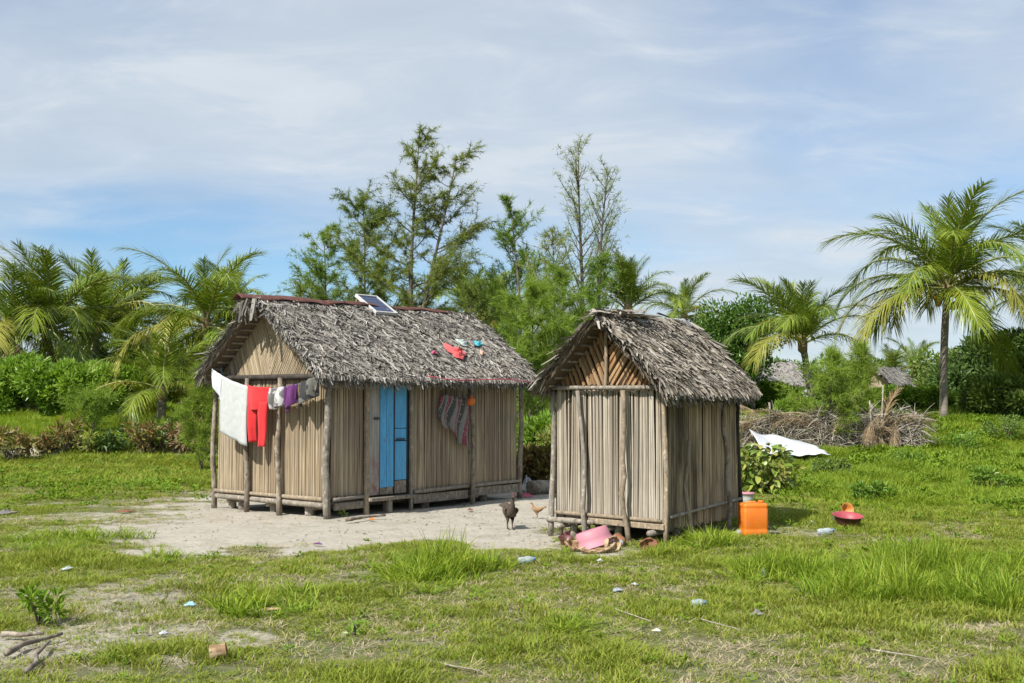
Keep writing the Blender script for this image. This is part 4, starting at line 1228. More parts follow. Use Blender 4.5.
palm(803, 345, 41, 3.2, 24, 'mid-sized coconut palm above the far thatched hut', 11, base_px=812, up=.9, low=False, dry=0)
palm(948, 290, 38, 4.15, 34, 'tall coconut palm with orange coconuts standing in the right meadow', 12, base_px=941, tr=.125, yellow=.25, dry=.0, nuts=16, up=.35)
palm(1056, 295, 43, 3.6, 26, 'coconut palm mostly outside the right edge, fronds reaching in', 13, yellow=.1)
palm(893, 378, 62, 2.6, 16, 'small far coconut palm left of the tall palm trunk', 14, up=.6)
palm(914, 372, 68, 2.6, 16, 'smallest far coconut palm right beside the tall palm trunk', 15, up=.6)
palm(162, 392, 34, 2.7, 15, 'low young palm with arching yellow fronds at the end of the green shrubs', 16, yellow=.35, up=.3)
# --- casuarinas
casuarina(412, 0, 36, 132, 2.1, 'tallest casuarina tree with two leaders behind the large hut', 21, 45900, forks=2, lean_px=22, branches=34, droop=.35, nlen=.26)
casuarina(368, 0, 38, 200, 2.1, 'bushy casuarina tree left of the tallest casuarina', 22, 32400, lean_px=-8, droop=.35)
casuarina(326, 0, 40, 232, 1.6, 'slender pale casuarina left-most above the large roof', 23, 17550, lean_px=-4, mat='casuarina_bright', droop=.2)
casuarina(522, 0, 37, 205, 1.6, 'leaning narrow casuarina rising left of the small hut', 24, 17550, lean_px=-10, mat='casuarina_bright', droop=.05, upw=1.6)
casuarina(580, 0, 38, 148, 1.9, 'tall thin casuarina with nearly bare twigs above the small hut', 25, 5000, lean_px=2, mat='casuarina_pale', sparse=.1, droop=.0, upw=1.7, branches=52, nlen=.26)
casuarina(592, 0, 36, 172, 1.6, 'thin curved casuarina with sparse twigs above the small hut gable', 26, 4600, lean_px=18, mat='casuarina_pale', sparse=.1, droop=.0, upw=1.9, branches=46, nlen=.26)
casuarina(562, 0, 35, 232, 1.5, 'half-bare casuarina between the leaning one and the thin ones', 27, 7000, mat='casuarina_pale', lean_px=-10, droop=.1, upw=1.6, sparse=.0)
casuarina(532, 0, 28, 288, 1.3, 'fluffy bright young casuarina in the gap between the two huts', 28, 22950, mat='casuarina_bright', droop=.1, start=.05, nlen=.34, upw=1.2)
casuarina(560, 0, 31, 276, 1.2, 'fluffy young casuarina behind the left slope of the small roof', 29, 18900, mat='casuarina_bright', droop=.1, start=.05, nlen=.34, upw=1.3)
casuarina(470, 0, 40, 285, 1.5, 'low dense casuarina behind the right half of the large ridge', 30, 16200, droop=.2, start=.1)
casuarina(600, 0, 34, 262, 1.1, 'low green casuarina behind the small hut ridge tip', 38, 12150, droop=.1, start=.1, mat='casuarina_bright', upw=1.4)
casuarina(300, 0, 44, 285, 1.3, 'low casuarina showing above the left half of the large ridge', 31, 10800, droop=.2, start=.1)
casuarina(830, 0, 30, 356, 1.0, 'fluffy casuarina sapling in front of the far hut roofs', 32, 9000, mat='casuarina_bright', droop=.05, start=.03, nlen=.34, upw=1.2, name='casuarina_sapling', group='casuarina saplings')
casuarina(862, 0, 31, 350, .75, 'narrower casuarina sapling left of the dry frond bundle', 33, 6500, mat='casuarina_bright', droop=.05, start=.03, nlen=.34, upw=1.5, name='casuarina_sapling', group='casuarina saplings')
casuarina(94, 0, 31.5, 398, .75, 'small casuarina sapling standing on the bank at the left', 34, 6075, mat='casuarina_bright', droop=.0, start=.02, nlen=.26, upw=1.3, name='casuarina_sapling', group='casuarina saplings')
casuarina(203, 0, 25, 372, .55, 'small casuarina sapling close against the left side of the large hut', 35, 9450, mat='casuarina_bright', droop=.0, start=.02, nlen=.3, upw=1.3, name='casuarina_sapling', group='casuarina saplings')
# --- broadleaf trees and shrubs
for i, (px, Y, W, H, n) in enumerate(((38, 37, 3.0, 2.0, 9000), (88, 36.5, 2.6, 1.75, 8000), (128, 37.5, 2.0, 1.6, 6000), (8, 38.5, 2.2, 1.7, 6000))):
    bush('beach_shrub', px2x(px, Y), Y, W * 1.15, H * 1.05, ['rounded bright green shrub, second from the left edge below the palms', 'widest-leaved bright green shrub in the middle of the left shrub row', 'right-most bright green shrub of the row below the palms', 'bright green shrub cut by the left edge below the palms'][i],
         'shrub', 50 + i, 'beach', n, .22, 24, group='green shrubs below the left palms')
bush('round_tree', px2x(736, 46), 46, 3.6, 4.6, 'round dense dark green tree behind the ridge of the small hut', 'tree', 60, 'round_leaf', 14000, .17, 30, trunk_h=1.0)
bush('round_tree', px2x(700, 58), 58, 4.2, 4.2, 'lower green tree left of the round dark tree', 'tree', 61, 'mid_leaf', 8000, .22, 20, trunk_h=1.0)
for i, (px, Y, W, H, mt, lb) in enumerate((
        (985, 46, 4.5, 3.3, 'dark_leaf', 'dark leafy tree under the fronds at the right edge'),
        (905, 72, 5.5, 2.4, 'mid_leaf', 'mid green thicket left of the tall palm trunk'),
        (1030, 44, 3.5, 3.6, 'dark_leaf', 'dark tree cut by the right edge under the palm'),
        (955, 52, 4.0, 2.9, 'mid_leaf', 'green thicket directly behind the tall palm trunk'),
        (845, 76, 6.5, 2.4, 'mid_leaf', 'low green thicket behind the far hut roofs'),
        (770, 74, 6.0, 3.0, 'mid_leaf', 'green thicket behind the mid-sized palm'),
        (660, 50, 4.0, 2.8, 'dark_leaf', 'dark thicket hidden mostly by the small hut'),
        (545, 42, 4.5, 2.6, 'mid_leaf', 'green thicket in the gap between the huts'),
        (450, 52, 5.0, 3.0, 'dark_leaf', 'dark thicket behind the right half of the large hut'),
        (250, 50, 5.0, 3.2, 'mid_leaf', 'green thicket behind the large hut gable'),
        (170, 52, 4.8, 3.0, 'dark_leaf', 'dark thicket between the left palms and the large hut'),
        (85, 52, 4.8, 3.2, 'dark_leaf', 'dark thicket in the shade behind the left palms'),
        (0, 50, 4.5, 3.0, 'dark_leaf', 'dark thicket at the left edge behind the palms'),
        (140, 44, 3.6, 2.6, 'mid_leaf', 'mid green thicket right of the bright green shrub row'),
        (345, 46, 4.6, 3.4, 'mid_leaf', 'green thicket behind the middle of the large ridge'),
        (505, 38, 3.2, 2.9, 'mid_leaf', 'light green thicket at the right end of the large roof'),
        (590, 44, 4.4, 3.2, 'mid_leaf', 'green thicket behind the small hut ridge tip'),
        (640, 40, 3.0, 2.7, 'mid_leaf', 'light green thicket behind the middle of the small roof'),
        (855, 64, 5.0, 3.0, 'mid_leaf', 'green thicket in the gap behind the casuarina saplings'),
        (1015, 56, 5.0, 4.2, 'mid_leaf', 'tall thicket at the right edge behind the dark tree'),
        (975, 60, 4.5, 3.4, 'mid_leaf', 'thicket showing right of the tall palm trunk'),
        (770, 47, 2.2, 1.25, 'shrub', 'bright low thicket hiding the foot of the first far hut'),
        (893, 44, 2.0, 1.05, 'shrub', 'bright low thicket hiding the foot of the second far hut'),
        (795, 36, 2.4, .9, 'shrub', 'bright low thicket below the mid-sized palm'),
        (1000, 39, 2.6, 1.5, 'mid_leaf', 'low green thicket in front of the dark tree at right'),
        (935, 44, 2.4, 1.1, 'shrub', 'bright low thicket just left of the tall palm trunk'))):
    bush('thicket', px2x(px, Y), Y, W, H, lb, 'thicket', 70 + i, mt, 6500, .24, 20, group='thickets along the horizon')
# leafy plants beyond the gap between the huts
for i, (px, Y, W, H, mt, lb) in enumerate(((540, 22.5, 1.1, 1.35, 'shrub', 'green leafy bush in the gap between the two huts'), (536, 21.3, .8, .75, 'croton', 'red-brown leafed plant low in the gap between the huts'), (562, 21.5, .9, 1.2, 'yellow_leaf', 'yellow-green bush half hidden behind the small hut corner'))):
    bush('leafy_bush', px2x(px, Y), Y, W, H, lb, 'bush', 90 + i, mt, 2600, .13, 14)
p = gp(768, 494)
shr = bush('broad_leaf_shrub', p.x, p.y + .2, 1.02, .88, 'yellow-green broad-leaved shrub right of the small hut', 'shrub', 95, 'yellow_leaf', 300, .15, 13, aspect=.55)
k = NT('broad_yellow_leaf', .38); c_ = k.ramp(k.orand(), [(0, (0.12, 0.20, 0.03)), (.35, (0.22, 0.31, 0.05)), (.7, (0.36, 0.40, 0.08)), (.9, (0.50, 0.45, 0.14)), (1, (0.20, 0.24, 0.06))])
k.color(k.mix(k.maprange(k.noise(k.coord('Object'), 18, 3), .45, .7, 0, .4), c_, (0.10, 0.15, 0.03))); k.translucent(c_, .28); M['broad_leaf'] = k.m
lm = []
for q_ in range(4):
    mb = MB(); L_ = 1.0; pts = 6; r = random.Random(q_)
    vs = []; cr = r.uniform(.12, .3)
    for a_ in range(pts + 1):
        t = a_ / pts; w_ = .27 * math.sin(math.pi * min(1, t * .93 + .05)) ** .75; z_ = -cr * t * t
        vs += [(t, -w_, z_ + .10 * w_ * 2), (t, 0, z_), (t, w_, z_ + .10 * w_ * 2)]
    fs = [(a_ * 3 + b_, a_ * 3 + b_ + 1, a_ * 3 + b_ + 4, a_ * 3 + b_ + 3) for a_ in range(pts) for b_ in range(2)]
    lm.append(mb.add(vs, fs).mesh('leaf', M['broad_leaf'], True))
q = np.random.default_rng(5)
for i_ in range(280):
    a_ = q.uniform(0, 6.28); zz = q.uniform(.05, 1) ; f_ = math.sqrt(q.uniform(.25, 1)) * math.sqrt(max(.1, 1 - ((zz - .42) / .72) ** 2))
    o = link(bpy.data.objects.new('leaf', lm[i_ % 4]), shr)
    o.location = (math.cos(a_) * f_ * .50, math.sin(a_) * f_ * .38, .06 + zz * .80)
    sc = q.uniform(.11, .20); o.scale = (sc, sc, sc)
    o.rotation_euler = (q.normal(0, .5), q.uniform(-.5, .9), a_ + q.normal(0, .8))
# row of ragged plants along the bank at the left
for i, (px, py, W, H, mt, n, lb) in enumerate((
        (8, 462, .9, .8, 'croton', 700, 'ragged red-brown plant at the left edge of the bank'),
        (38, 457, .7, .5, 'croton', 450, 'low red-brown plant second from the left on the bank'),
        (64, 456, .6, .75, 'croton', 450, 'upright red-brown plant left of the bank sapling'),
        (86, 456, .5, .5, 'yellow_leaf', 260, 'yellow-leaved plant at the foot of the bank sapling'),
        (112, 455, .7, .55, 'dark_leaf', 500, 'dark green plant right of the bank sapling'),
        (146, 454, .9, .75, 'croton', 650, 'red-brown plant with yellow tip in the middle of the bank row'),
        (163, 453, .4, .75, 'mid_leaf', 260, 'narrow green plant left of the withered bush'),
        (180, 455, .8, .85, 'brown_leaf', 900, 'withered brown bush on the bank near the large hut'),
        (200, 457, .6, .5, 'brown_leaf', 450, 'low withered plant at the right end of the bank row'))):
    p = gp(px, py)
    bush('bank_plant', p.x, p.y + .1, W * 1.5, H * 1.15, lb, 'plant', 110 + i, mt, int(n * .45), .21, 13, shell=.15, aspect=.36, group='ragged plants along the bank')
# sprawling green plants in the right meadow
for i, (px, py, W, H, mt, n, lb) in enumerate((
        (905, 470, 1.2, .5, 'shrub', 900, 'low sprawling bush in front of the dry frond bundle'), (960, 452, 1.6, .6, 'shrub', 900, 'low sprawling bush left of the meadow edge'),
        (1005, 440, 1.8, .7, 'mid_leaf', 900, 'darker low bush at the right edge of the meadow'), (830, 478, 1.0, .45, 'mid_leaf', 800, 'low green bush in front of the white sheet'),
        (870, 505, 1.0, .35, 'shrub', 700, 'low bush behind the red basin'), (990, 490, 1.3, .4, 'shrub', 800, 'low bright bush near the right edge'))):
    p = gp(px, py)
    bush('meadow_bush', p.x, p.y, W, H, lb, 'bush', 130 + i, mt, n, .085, 14, group='low bushes in the right meadow')
# foreground plants
for i, (px, py, W, H, n, lf, mt, lb) in enumerate(((40, 625, .38, .30, 150, .075, 'weed', 'leafy seedling growing on bare soil at the lower left'), (357, 636, .14, .20, 26, .06, 'shrub', 'single upright seedling in the lower middle lawn'),
                                            (440, 520, .01, .01, 0, 0, '', ''), (342, 516, .16, .12, 40, .05, 'shrub', 'tiny green plant at the foot of the large hut sill'))):
    if not n: continue
    p = gp(px, py)
    bush('seedling', p.x, p.y, W, H, lb, 'seedling', 150 + i, mt, n, lf, 7, shell=.3)
# far wood on the skyline: reads as one mass
q = np.random.default_rng(77)
cs = []; rs = []
for i in range(420):
    a = q.uniform(-1.15, 1.15); d = q.uniform(78, 130)
    x_, y_ = math.sin(a) * d, math.cos(a) * d
    for j in range(3):
        hz = q.uniform(.2, 1) * 3.0
        cs.append((x_ + q.normal(0, 1.2), y_ + q.normal(0, 1.2), gh(x_, y_) + hz)); rs.append(q.uniform(.7, 1.5))
V, Fc = clump_leaves(np.array(cs), np.array(rs), 60000, .5, q, .6)
o = MB().addnp(V, Fc).build('far_wood', M['dark_leaf']); tag(o, 'distant green wood along the skyline', 'wood', None, 'stuff')
# ------------------------------------------------------------------ far huts, frond fence
def far_hut(px, Y, rz, L, W, wall, ridge, label, seed):
    x_ = px2x(px, Y); g = gh(x_, Y)
    h = empty('reed_hut', (x_, Y, g), rz); tag(h, label, 'hut')
    mb = MB()
    mb.box((0, 0, wall / 2 + .05), (L, W, wall - .1)).build('wall', M['reed_side'], h)
    for sx in (-1, 1):
        MB().add([(sx * L / 2, -W / 2, wall - .02), (sx * L / 2, W / 2, wall - .02), (sx * L / 2, 0, ridge - .08), (sx * (L / 2 - .03), -W / 2, wall - .02), (sx * (L / 2 - .03), W / 2, wall - .02), (sx * (L / 2 - .03), 0, ridge - .08)],
                 [(0, 1, 2), (5, 4, 3), (0, 3, 4, 1), (1, 4, 5, 2), (2, 5, 3, 0)]).build('gable', M['reed_big'], h)
    for sx in (-1, 1):
        for sy in (-1, 1):
            pole('corner_post', (sx * L / 2, sy * (W / 2 + .02), -.1), (sx * L / 2, sy * (W / 2 + .02), wall), .06, .05, M['pole_grey'], h, .01, seed)
    sl = (ridge - wall) / (W / 2)
    e1, e2 = (-W / 2 - .3, wall - .3 * sl), (W / 2 + .3, wall - .3 * sl)
    ro = slope_under('roof', h, -L / 2 - .28, L / 2 + .28, (0, ridge - .02), (e1[0] + .03, e1[1]), .05, M['thatch_under'])
    slope_under('rear_slope', ro, -L / 2 - .28, L / 2 + .28, (0.002, ridge - .022), (e2[0] - .03, e2[1]), .05, M['thatch_under'])
    for e, s_ in ((e1, 0), (e2, 1)):
        nn = ((-(ridge - e[1]), -e[0]) if e[0] < 0 else ((ridge - e[1]), e[0]))
        thatch('thatch', ro, M['thatch_far'], -L / 2 - .32, L / 2 + .32, (0, ridge), e, nn, 26, .05, seed + s_, width=(.025, .05), length=(.25, .45))
    return h
far_hut(762, 60, R(8), 2.7, 2.4, 1.55, 2.45, 'far grey-thatched hut showing right of the small hut roof', 401)
far_hut(884, 52, R(52), 2.6, 2.3, 1.0, 2.0, 'far hut with sloping thatched roof behind the casuarina saplings', 402)

# ---- fence of dried palm fronds
M['stick'] = polemat('dry_stick', (0.20, 0.17, 0.135), (0.40, 0.36, 0.30), (0.29, 0.25, 0.19))
M['brush'] = thatchmat('grey_brushwood', (0.15, 0.12, 0.09), (0.36, 0.315, 0.25), (0.56, 0.51, 0.44))
fa, fb = gp(742, 452), gp(922, 452)
fence = empty('frond_fence', (fa.x, fa.y, fa.z)); tag(fence, 'low fence of dried grey palm fronds behind the white sheet', 'fence')
fv = fb - fa
for i in range(9):
    t = (i + .3) / 8.6
    q_ = fv * t
    pole('fence_post', (q_.x, q_.y, gh(fa.x + q_.x, fa.y + q_.y) - fa.z - .1), (q_.x + random.uniform(-.08, .08), q_.y, 1.0 + random.uniform(-.15, .3) + gh(fa.x + q_.x, fa.y + q_.y) - fa.z), .035, .025, M['stick'], fence, .02, 500 + i)
for i, z_ in enumerate((.22, .5, .72)):
    pole('rail', (0, -.05, z_), (fv.x, fv.y - .05, z_ + random.uniform(-.05, .1) + fb.z - fa.z), .018, .016, M['stick'], fence, .03, 520 + i, 9)
for i in range(30):
    t = random.uniform(0.0, .97)
    o = link(bpy.data.objects.new('dry_frond', FR[(random.choice((4, 5, 6)), 0, 'd')]), fence)
    s = random.uniform(.9, 1.5)
    o.scale = (s, s * .7, s)
    q_ = fv * t
    o.location = (q_.x, q_.y + random.uniform(-.15, .1), random.uniform(.45, 1.0))
    o.rotation_euler = (random.gauss(0, .5), random.gauss(-.2, .25), random.choice((0.1, math.pi - .1)) + random.gauss(0, .35))
# brushwood stuffed between the rails
q = np.random.default_rng(12); n = 5200
t = q.uniform(0, 1, n)
P = np.stack([t * fv.x, t * fv.y + q.normal(0, .12, n), q.uniform(-.05, 1.0, n) * (.8 + .4 * fbm(t * 9, t * 0, 3))], 1)
D = norm(q.normal(0, 1, (n, 3)) * np.array([1.2, .4, .7])) * q.uniform(.15, .6, (n, 1))
V, Fc = blades_wide(P, D, perp(D) * q.uniform(.004, .010, (n, 1)), D * 0 + np.array([0, 0, -.05]))
V[..., 2] = np.maximum(V[..., 2], -.05)
o = MB().addnp(V, Fc).build('brushwood', M['brush'], fence); o['kind'] = 'stuff'
# upright bundle of dried fronds leaning at the end of the fence
bp_ = gp(878, 453)
bun = empty('dry_frond_bundle', bp_); tag(bun, 'tall upright bundle of dried brown palm fronds at the right end of the fence', 'frond bundle')
for i in range(22):
    vi = (0, 1, 5, 6, 7)[min(4, i // 4)]
    o = link(bpy.data.objects.new('dry_frond', FR[(vi, 0, 'd')]), bun)
    s = (1.75 if i < 2 else random.uniform(.75, 1.2))
    o.scale = (s, s * .75, s)
    o.location = (random.uniform(-.45, .65) if i > 1 else .0, random.uniform(-.15, .2), .05 if vi < 2 else random.uniform(.6, 1.0))
    o.rotation_euler = (0, 0, random.uniform(0, 6.28))
for j, (dx_, h_) in enumerate(((-.12, 1.35), (.10, 1.75))):
    pole('stake', (dx_, 0, -.1), (dx_ * 1.6, .02, h_), .03, .018, M['stick'], bun, .01, 540 + j)
# stick fence at the far right
sa, sb = gp(962, 418), gp(1030, 418)
sf = empty('stick_fence', (sa.x, sa.y, sa.z)); tag(sf, 'thin far fence of grey sticks below the palm at the right edge', 'fence')
for i in range(10):
    q_ = (sb - sa) * (i / 9)
    pole('fence_post', (q_.x, q_.y, -.1), (q_.x + random.uniform(-.05, .05), q_.y, 0.7 + random.uniform(-.1, .15)), .03, .022, M['stick'], sf, .02, 560 + i)
for z_ in (.3, .6):
    pole('rail', (0, -.05, z_), (sb.x - sa.x, sb.y - sa.y - .05, z_ + .03), .025, .022, M['stick'], sf, .03, 575 + int(z_ * 10))
# white sheet spread over the low bushes
k = NT('white_sheet_cloth', 0.8); nz = k.noise(k.coord('Object'), 3, 4); k.color(k.ramp(nz, [(0.3, (0.42, 0.44, 0.47)), (0.7, (0.54, 0.55, 0.57))])); M['sheet'] = k.m
wa, wb = gp(758, 463), gp(826, 463)
wp = (wa + wb) / 2
vs = []; fs = []; n, m_ = 22, 12
wid = (wb - wa).length
for i in range(n + 1):
    for j in range(m_ + 1):
        u_, v_ = i / n, j / m_
        x_ = (u_ - .5) * wid; y_ = (v_ - .5) * 1.5 + .10 * math.sin(5 * u_)
        edge = min(u_, 1 - u_, v_, 1 - v_)
        z_ = .10 + .56 * v_ ** .8 * (1 - .62 * u_) + .025 * math.sin(9 * u_ + 3 * v_) + .02 * math.sin(15 * u_ * v_ + 2) + .03 * math.sin(31 * u_ + 4 * v_) * (1 - v_) * .5
        vs.append((x_, y_, z_))
for i in range(n):
    for j in range(m_):
        b = i * (m_ + 1) + j
        fs.append((b, b + m_ + 1, b + m_ + 2, b + 1))
o = MB().add(vs, fs).build('white_sheet', M['sheet'], None, smooth=True, loc=(wp.x, wp.y + .3, wp.z + .10), solid=.01)
tag(o, 'white sheet spread to dry over low bushes by the frond fence', 'sheet')

# ------------------------------------------------------------------ on and at the large hut
MBIG = Matrix.Translation(big.location) @ Matrix.Rotation(A_BIG, 4, 'Z')
def front_slope(px, py, lift=.08):
    a = MBIG @ Vector((0, RIDGE[0], RIDGE[1])); b = MBIG @ Vector((0, EAVE_F[0], EAVE_F[1])); c = MBIG @ Vector((1, RIDGE[0], RIDGE[1]))
    N = (c - a).cross(b - a).normalized()
    if N.z < 0: N = -N
    return ray_plane(px, py, a + N * lift, N), N
SLOPE = math.atan2(RIDGE[1] - EAVE_F[1], RIDGE[0] - EAVE_F[0])
M['white_metal'] = plain('white_metal_frame', (0.52, 0.52, 0.50), 0.5, .06)
k = NT('solar_glass', 0.12); k.color(k.mix(k.noise(k.coord('Object'), 8, 2), (0.018, 0.028, 0.075), (0.035, 0.05, 0.12))); M['cell'] = k.m
sp_, N_ = front_slope(386, 313, .085)
sol = empty('solar_panel', sp_, A_BIG); sol.rotation_euler = Euler((SLOPE - R(5), 0, A_BIG)); tag(sol, 'small framed solar panel lying on the large thatched roof', 'solar panel')
pw, ph = .46, .56
fr = MB()
fr.box((-pw / 2 + .012, ph / 2 - .02, 0), (.024, ph, .05)); fr.box((pw / 2 - .012, ph / 2 - .02, 0), (.024, ph, .05)); fr.box((0, -.008, 0), (pw - .048, .024, .05)); fr.box((0, ph - .032, 0), (pw - .048, .024, .05))
fr.build('frame', M['white_metal'], sol, bevel=.003)
MB().box((0, ph / 2 - .02, -.006), (pw - .05, ph - .05, .02)).build('back_sheet', M['white_metal'], sol)
for i in range(4):
    for j in range(5):
        MB().box((-pw / 2 + .075 + i * .1035, .055 + j * .1025, .008), (.097, .096, .004)).build('cell', M['cell'], sol)
for sx in (-1, 1):
    MB().box((sx * .18, ph - .06, -.09), (.03, .03, .15)).build('support', M['pole_dark'], sol)
    MB().box((sx * .18, .02, -.06), (.03, .03, .09)).build('support', M['pole_dark'], sol)

def clothmat(name, c, c2=None, kind=None, rough=.85):
    k = NT(name, rough)
    co = k.coord('Object')
    nz = k.noise(co, 14, 4)
    base = k.ramp(nz, [(0.3, tuple(x * .82 for x in c)), (0.7, c)])
    if kind == 'stripes':
        sp2 = k.n('ShaderNodeSeparateXYZ'); k.t.links.new(k.coord('UV'), sp2.inputs[0])
        d = k.math('ADD', sp2.outputs[0], k.math('MULTIPLY', sp2.outputs[1], 0.22))
        f = k.math('FRACT', k.math('MULTIPLY', d, 3.1))
        band = k.ramp(f, [(0.0, (0.20, 0.035, 0.06)), (0.28, (0.19, 0.035, 0.06)), (0.30, (0.20, 0.20, 0.18)), (0.38, (0.05, 0.055, 0.05)), (0.66, (0.07, 0.075, 0.07)), (0.70, (0.18, 0.18, 0.165))], 'CONSTANT')
        ck = k.n('ShaderNodeTexVoronoi'); ck.inputs['Scale'].default_value = 15; k.t.links.new(k.coord('UV'), ck.inputs['Vector'])
        base = k.mix(k.maprange(ck.outputs['Distance'], .32, .42, .0, .75), base, base)
        base = k.mix(k.maprange(ck.outputs['Distance'], .20, .30, .75, 0), band, (0.30, 0.29, 0.26))
    elif kind == 'blotch':
        base = k.mix(k.maprange(k.noise(co, 9, 2), .47, .53), base, c2)
    k.color(base)
    w = k.noise(co, 180, 2); k.bump(w, .25, .002)
    k.b.inputs['Sheen Weight'].default_value = .15
    return k.m
def hang_cloth(name, parent, mat, fn, n=14, m=18, solid=.008, subs=1):
    """fn(u,v) -> local point; u across, v downwards"""
    vs = [fn(i / n, j / m) for i in range(n + 1) for j in range(m + 1)]
    fs = [(i * (m + 1) + j, (i + 1) * (m + 1) + j, (i + 1) * (m + 1) + j + 1, i * (m + 1) + j + 1) for i in range(n) for j in range(m)]
    mb = MB().add(vs, fs)
    me = mb.mesh(name, mat, True)
    uv = me.uv_layers.new(name='UVMap')
    for lp in me.loops:
        i, j = divmod(lp.vertex_index, m + 1); uv.data[lp.index].uv = (i / n, j / m)
    o = bpy.data.objects.new(name, me); link(o, parent)
    md = o.modifiers.new('thickness', 'SOLIDIFY'); md.thickness = solid; md.offset = 0
    return o
# clothes line across the gable; coordinates: gable plane x = -0.3 in the hut's frame
LX = -.26
P_L = MBIG.inverted() @ ray_plane(212, 369, MBIG @ Vector((LX, 0, 0)), (MBIG.to_3x3() @ Vector((1, 0, 0))))
P_R = MBIG.inverted() @ ray_plane(324, 374, MBIG @ Vector((LX, 0, 0)), (MBIG.to_3x3() @ Vector((1, 0, 0))))
def line_pt(px):
    """point of the sagging line at picture column px"""
    N = MBIG.to_3x3() @ Vector((1, 0, 0))
    t = (px - 212) / (324 - 212)
    py = 369 + 5 * t + 4 * 20 * t * (1 - t) * (1 - .25 * t)
    return MBIG.inverted() @ ray_plane(px, py, MBIG @ Vector((LX, 0, 0)), N)
rope = empty('clothes_line', MBIG @ Vector((LX, P_R.y, 0))); rope.rotation_euler = (0, 0, A_BIG)
rope.location = big.location; tag(rope, 'sagging rope clothes line strung across the large hut gable', 'rope')
M['rope'] = plain('blue_grey_rope', (0.16, 0.22, 0.28), .8, .3, 30)
MB().tube([Vector((-.05, P_L.y + .03, P_L.z + .02))] + [line_pt(212 + (324 - 212) * i / 16) for i in range(17)] + [Vector((-.05, P_R.y, P_R.z + .02))], .007, 5).build('rope', M['rope'], rope, smooth=True)
r_ = random.Random(4)
for e_ in (P_L, P_R):
    MB().tube([Vector((-.09, e_.y, e_.z + .03)), Vector((-.10, e_.y + .01, e_.z)), Vector((-.09, e_.y - .01, e_.z - .05)), Vector((-.1, e_.y + .005, e_.z - .14))], [.012, .022, .012, .005], 6).build('knot', M['rope'], rope, smooth=True)
def on_line(name, label, cat, mat, px0, px1, drop_px, seed, fold=.02, slant=0.0, shape=None, n=14, m=18, sub=None):
    a, b = line_pt(px0), line_pt(px1)
    z_off = (drop_px / F_PX) * 15.6
    def fn(u_, v_):
        px = px0 + (px1 - px0) * u_
        p = line_pt(px)
        d = z_off * v_ * (1 + slant * (u_ - .5))
        w = fold * (0.25 + v_) * math.sin(u_ * 9 + seed + 1.2 * v_) + fold * .5 * math.sin(u_ * 17 + seed * 2)
        y_ = p.y
        if shape: y_, d = shape(u_, v_, p.y, d, a.y, b.y, z_off)
        belly = .015 * math.sin(math.pi * v_)
        return Vector((LX - .012 + w - belly, y_, p.z + .012 - d))
    o = hang_cloth(name, None, mat, fn, n, m)
    o.location = big.location; o.rotation_euler = (0, 0, A_BIG)
    tag(o, label, cat, 'laundry on the clothes line')
    return o
M['cl_white'] = clothmat('white_cotton', (0.60, 0.63, 0.68)); M['cl_grey'] = clothmat('pale_grey_towel', (0.47, 0.49, 0.48)); M['cl_red'] = clothmat('red_cotton', (0.62, 0.018, 0.022))
M['cl_print'] = clothmat('white_printed_cotton', (0.55, 0.54, 0.53), (0.16, 0.15, 0.15), 'blotch'); M['cl_purple'] = clothmat('purple_cotton', (0.11, 0.02, 0.13)); M['cl_mixed'] = clothmat('grey_black_cotton', (0.15, 0.148, 0.13), (0.02, 0.02, 0.022), 'blotch')
on_line('white_cloth', 'small white cloth at the left end of the clothes line', 'cloth', M['cl_white'], 212.5, 223, 22, 1, .012, .5)
on_line('towel', 'long pale grey towel hanging on the clothes line', 'towel', M['cl_grey'], 222, 248.5, 61, 2, .014, .05)
def trousers(u_, v_, y_, d, ya, yb, zo):
    return y_, d
t0 = empty('red_trousers', big.location); t0.rotation_euler = (0, 0, A_BIG); tag(t0, 'bright red trousers hanging upside on the clothes line over the gable', 'trousers', 'laundry on the clothes line')
def tr_fn(px0, px1, d0, d1, taper, seed, shift=0.0, y_in=0):
    def fn(u_, v_):
        mid = (px0 + px1) / 2
        w_ = 1 - taper * v_
        px = mid + (px0 + (px1 - px0) * u_ - mid) * w_ + shift * v_
        p = line_pt(px); base = line_pt(mid)
        d = (d0 + (d1 - d0) * v_) / F_PX * 15.5
        w = .016 * math.sin(u_ * 7 + seed) * (.4 + v_) + .012 * math.sin(5 * v_ + seed)
        return Vector((LX - .02 + w - y_in - .05 * math.sin(math.pi * u_), p.y, (p.z if v_ < .15 else base.z * min(1, v_ * 3) + p.z * (1 - min(1, v_ * 3))) + .012 - d))
    return fn
hang_cloth('waist', t0, M['cl_red'], tr_fn(247, 271.5, -1, 23, .16, 1), solid=.012)
hang_cloth('trouser_leg', t0, M['cl_red'], tr_fn(248.5, 259, 14, 57, .52, 2, 1.5), 8, 16, solid=.02)
hang_cloth('trouser_leg', t0, M['cl_red'], tr_fn(260.5, 270.5, 14, 60, .42, 4, -1.0, .0), 8, 16, solid=.02)
on_line('printed_top', 'small white printed top beside the purple shirt on the line', 'top', M['cl_print'], 271.5, 286, 20, 5, .045, -.2)
on_line('purple_shirt', 'small purple shirt hanging on the clothes line', 'shirt', M['cl_purple'], 285.5, 298, 21, 6, .045, -.5)
on_line('grey_shirt', 'crumpled grey and black shirt at the right end of the line', 'shirt', M['cl_mixed'], 298, 322, 20, 7, .06, -.5)
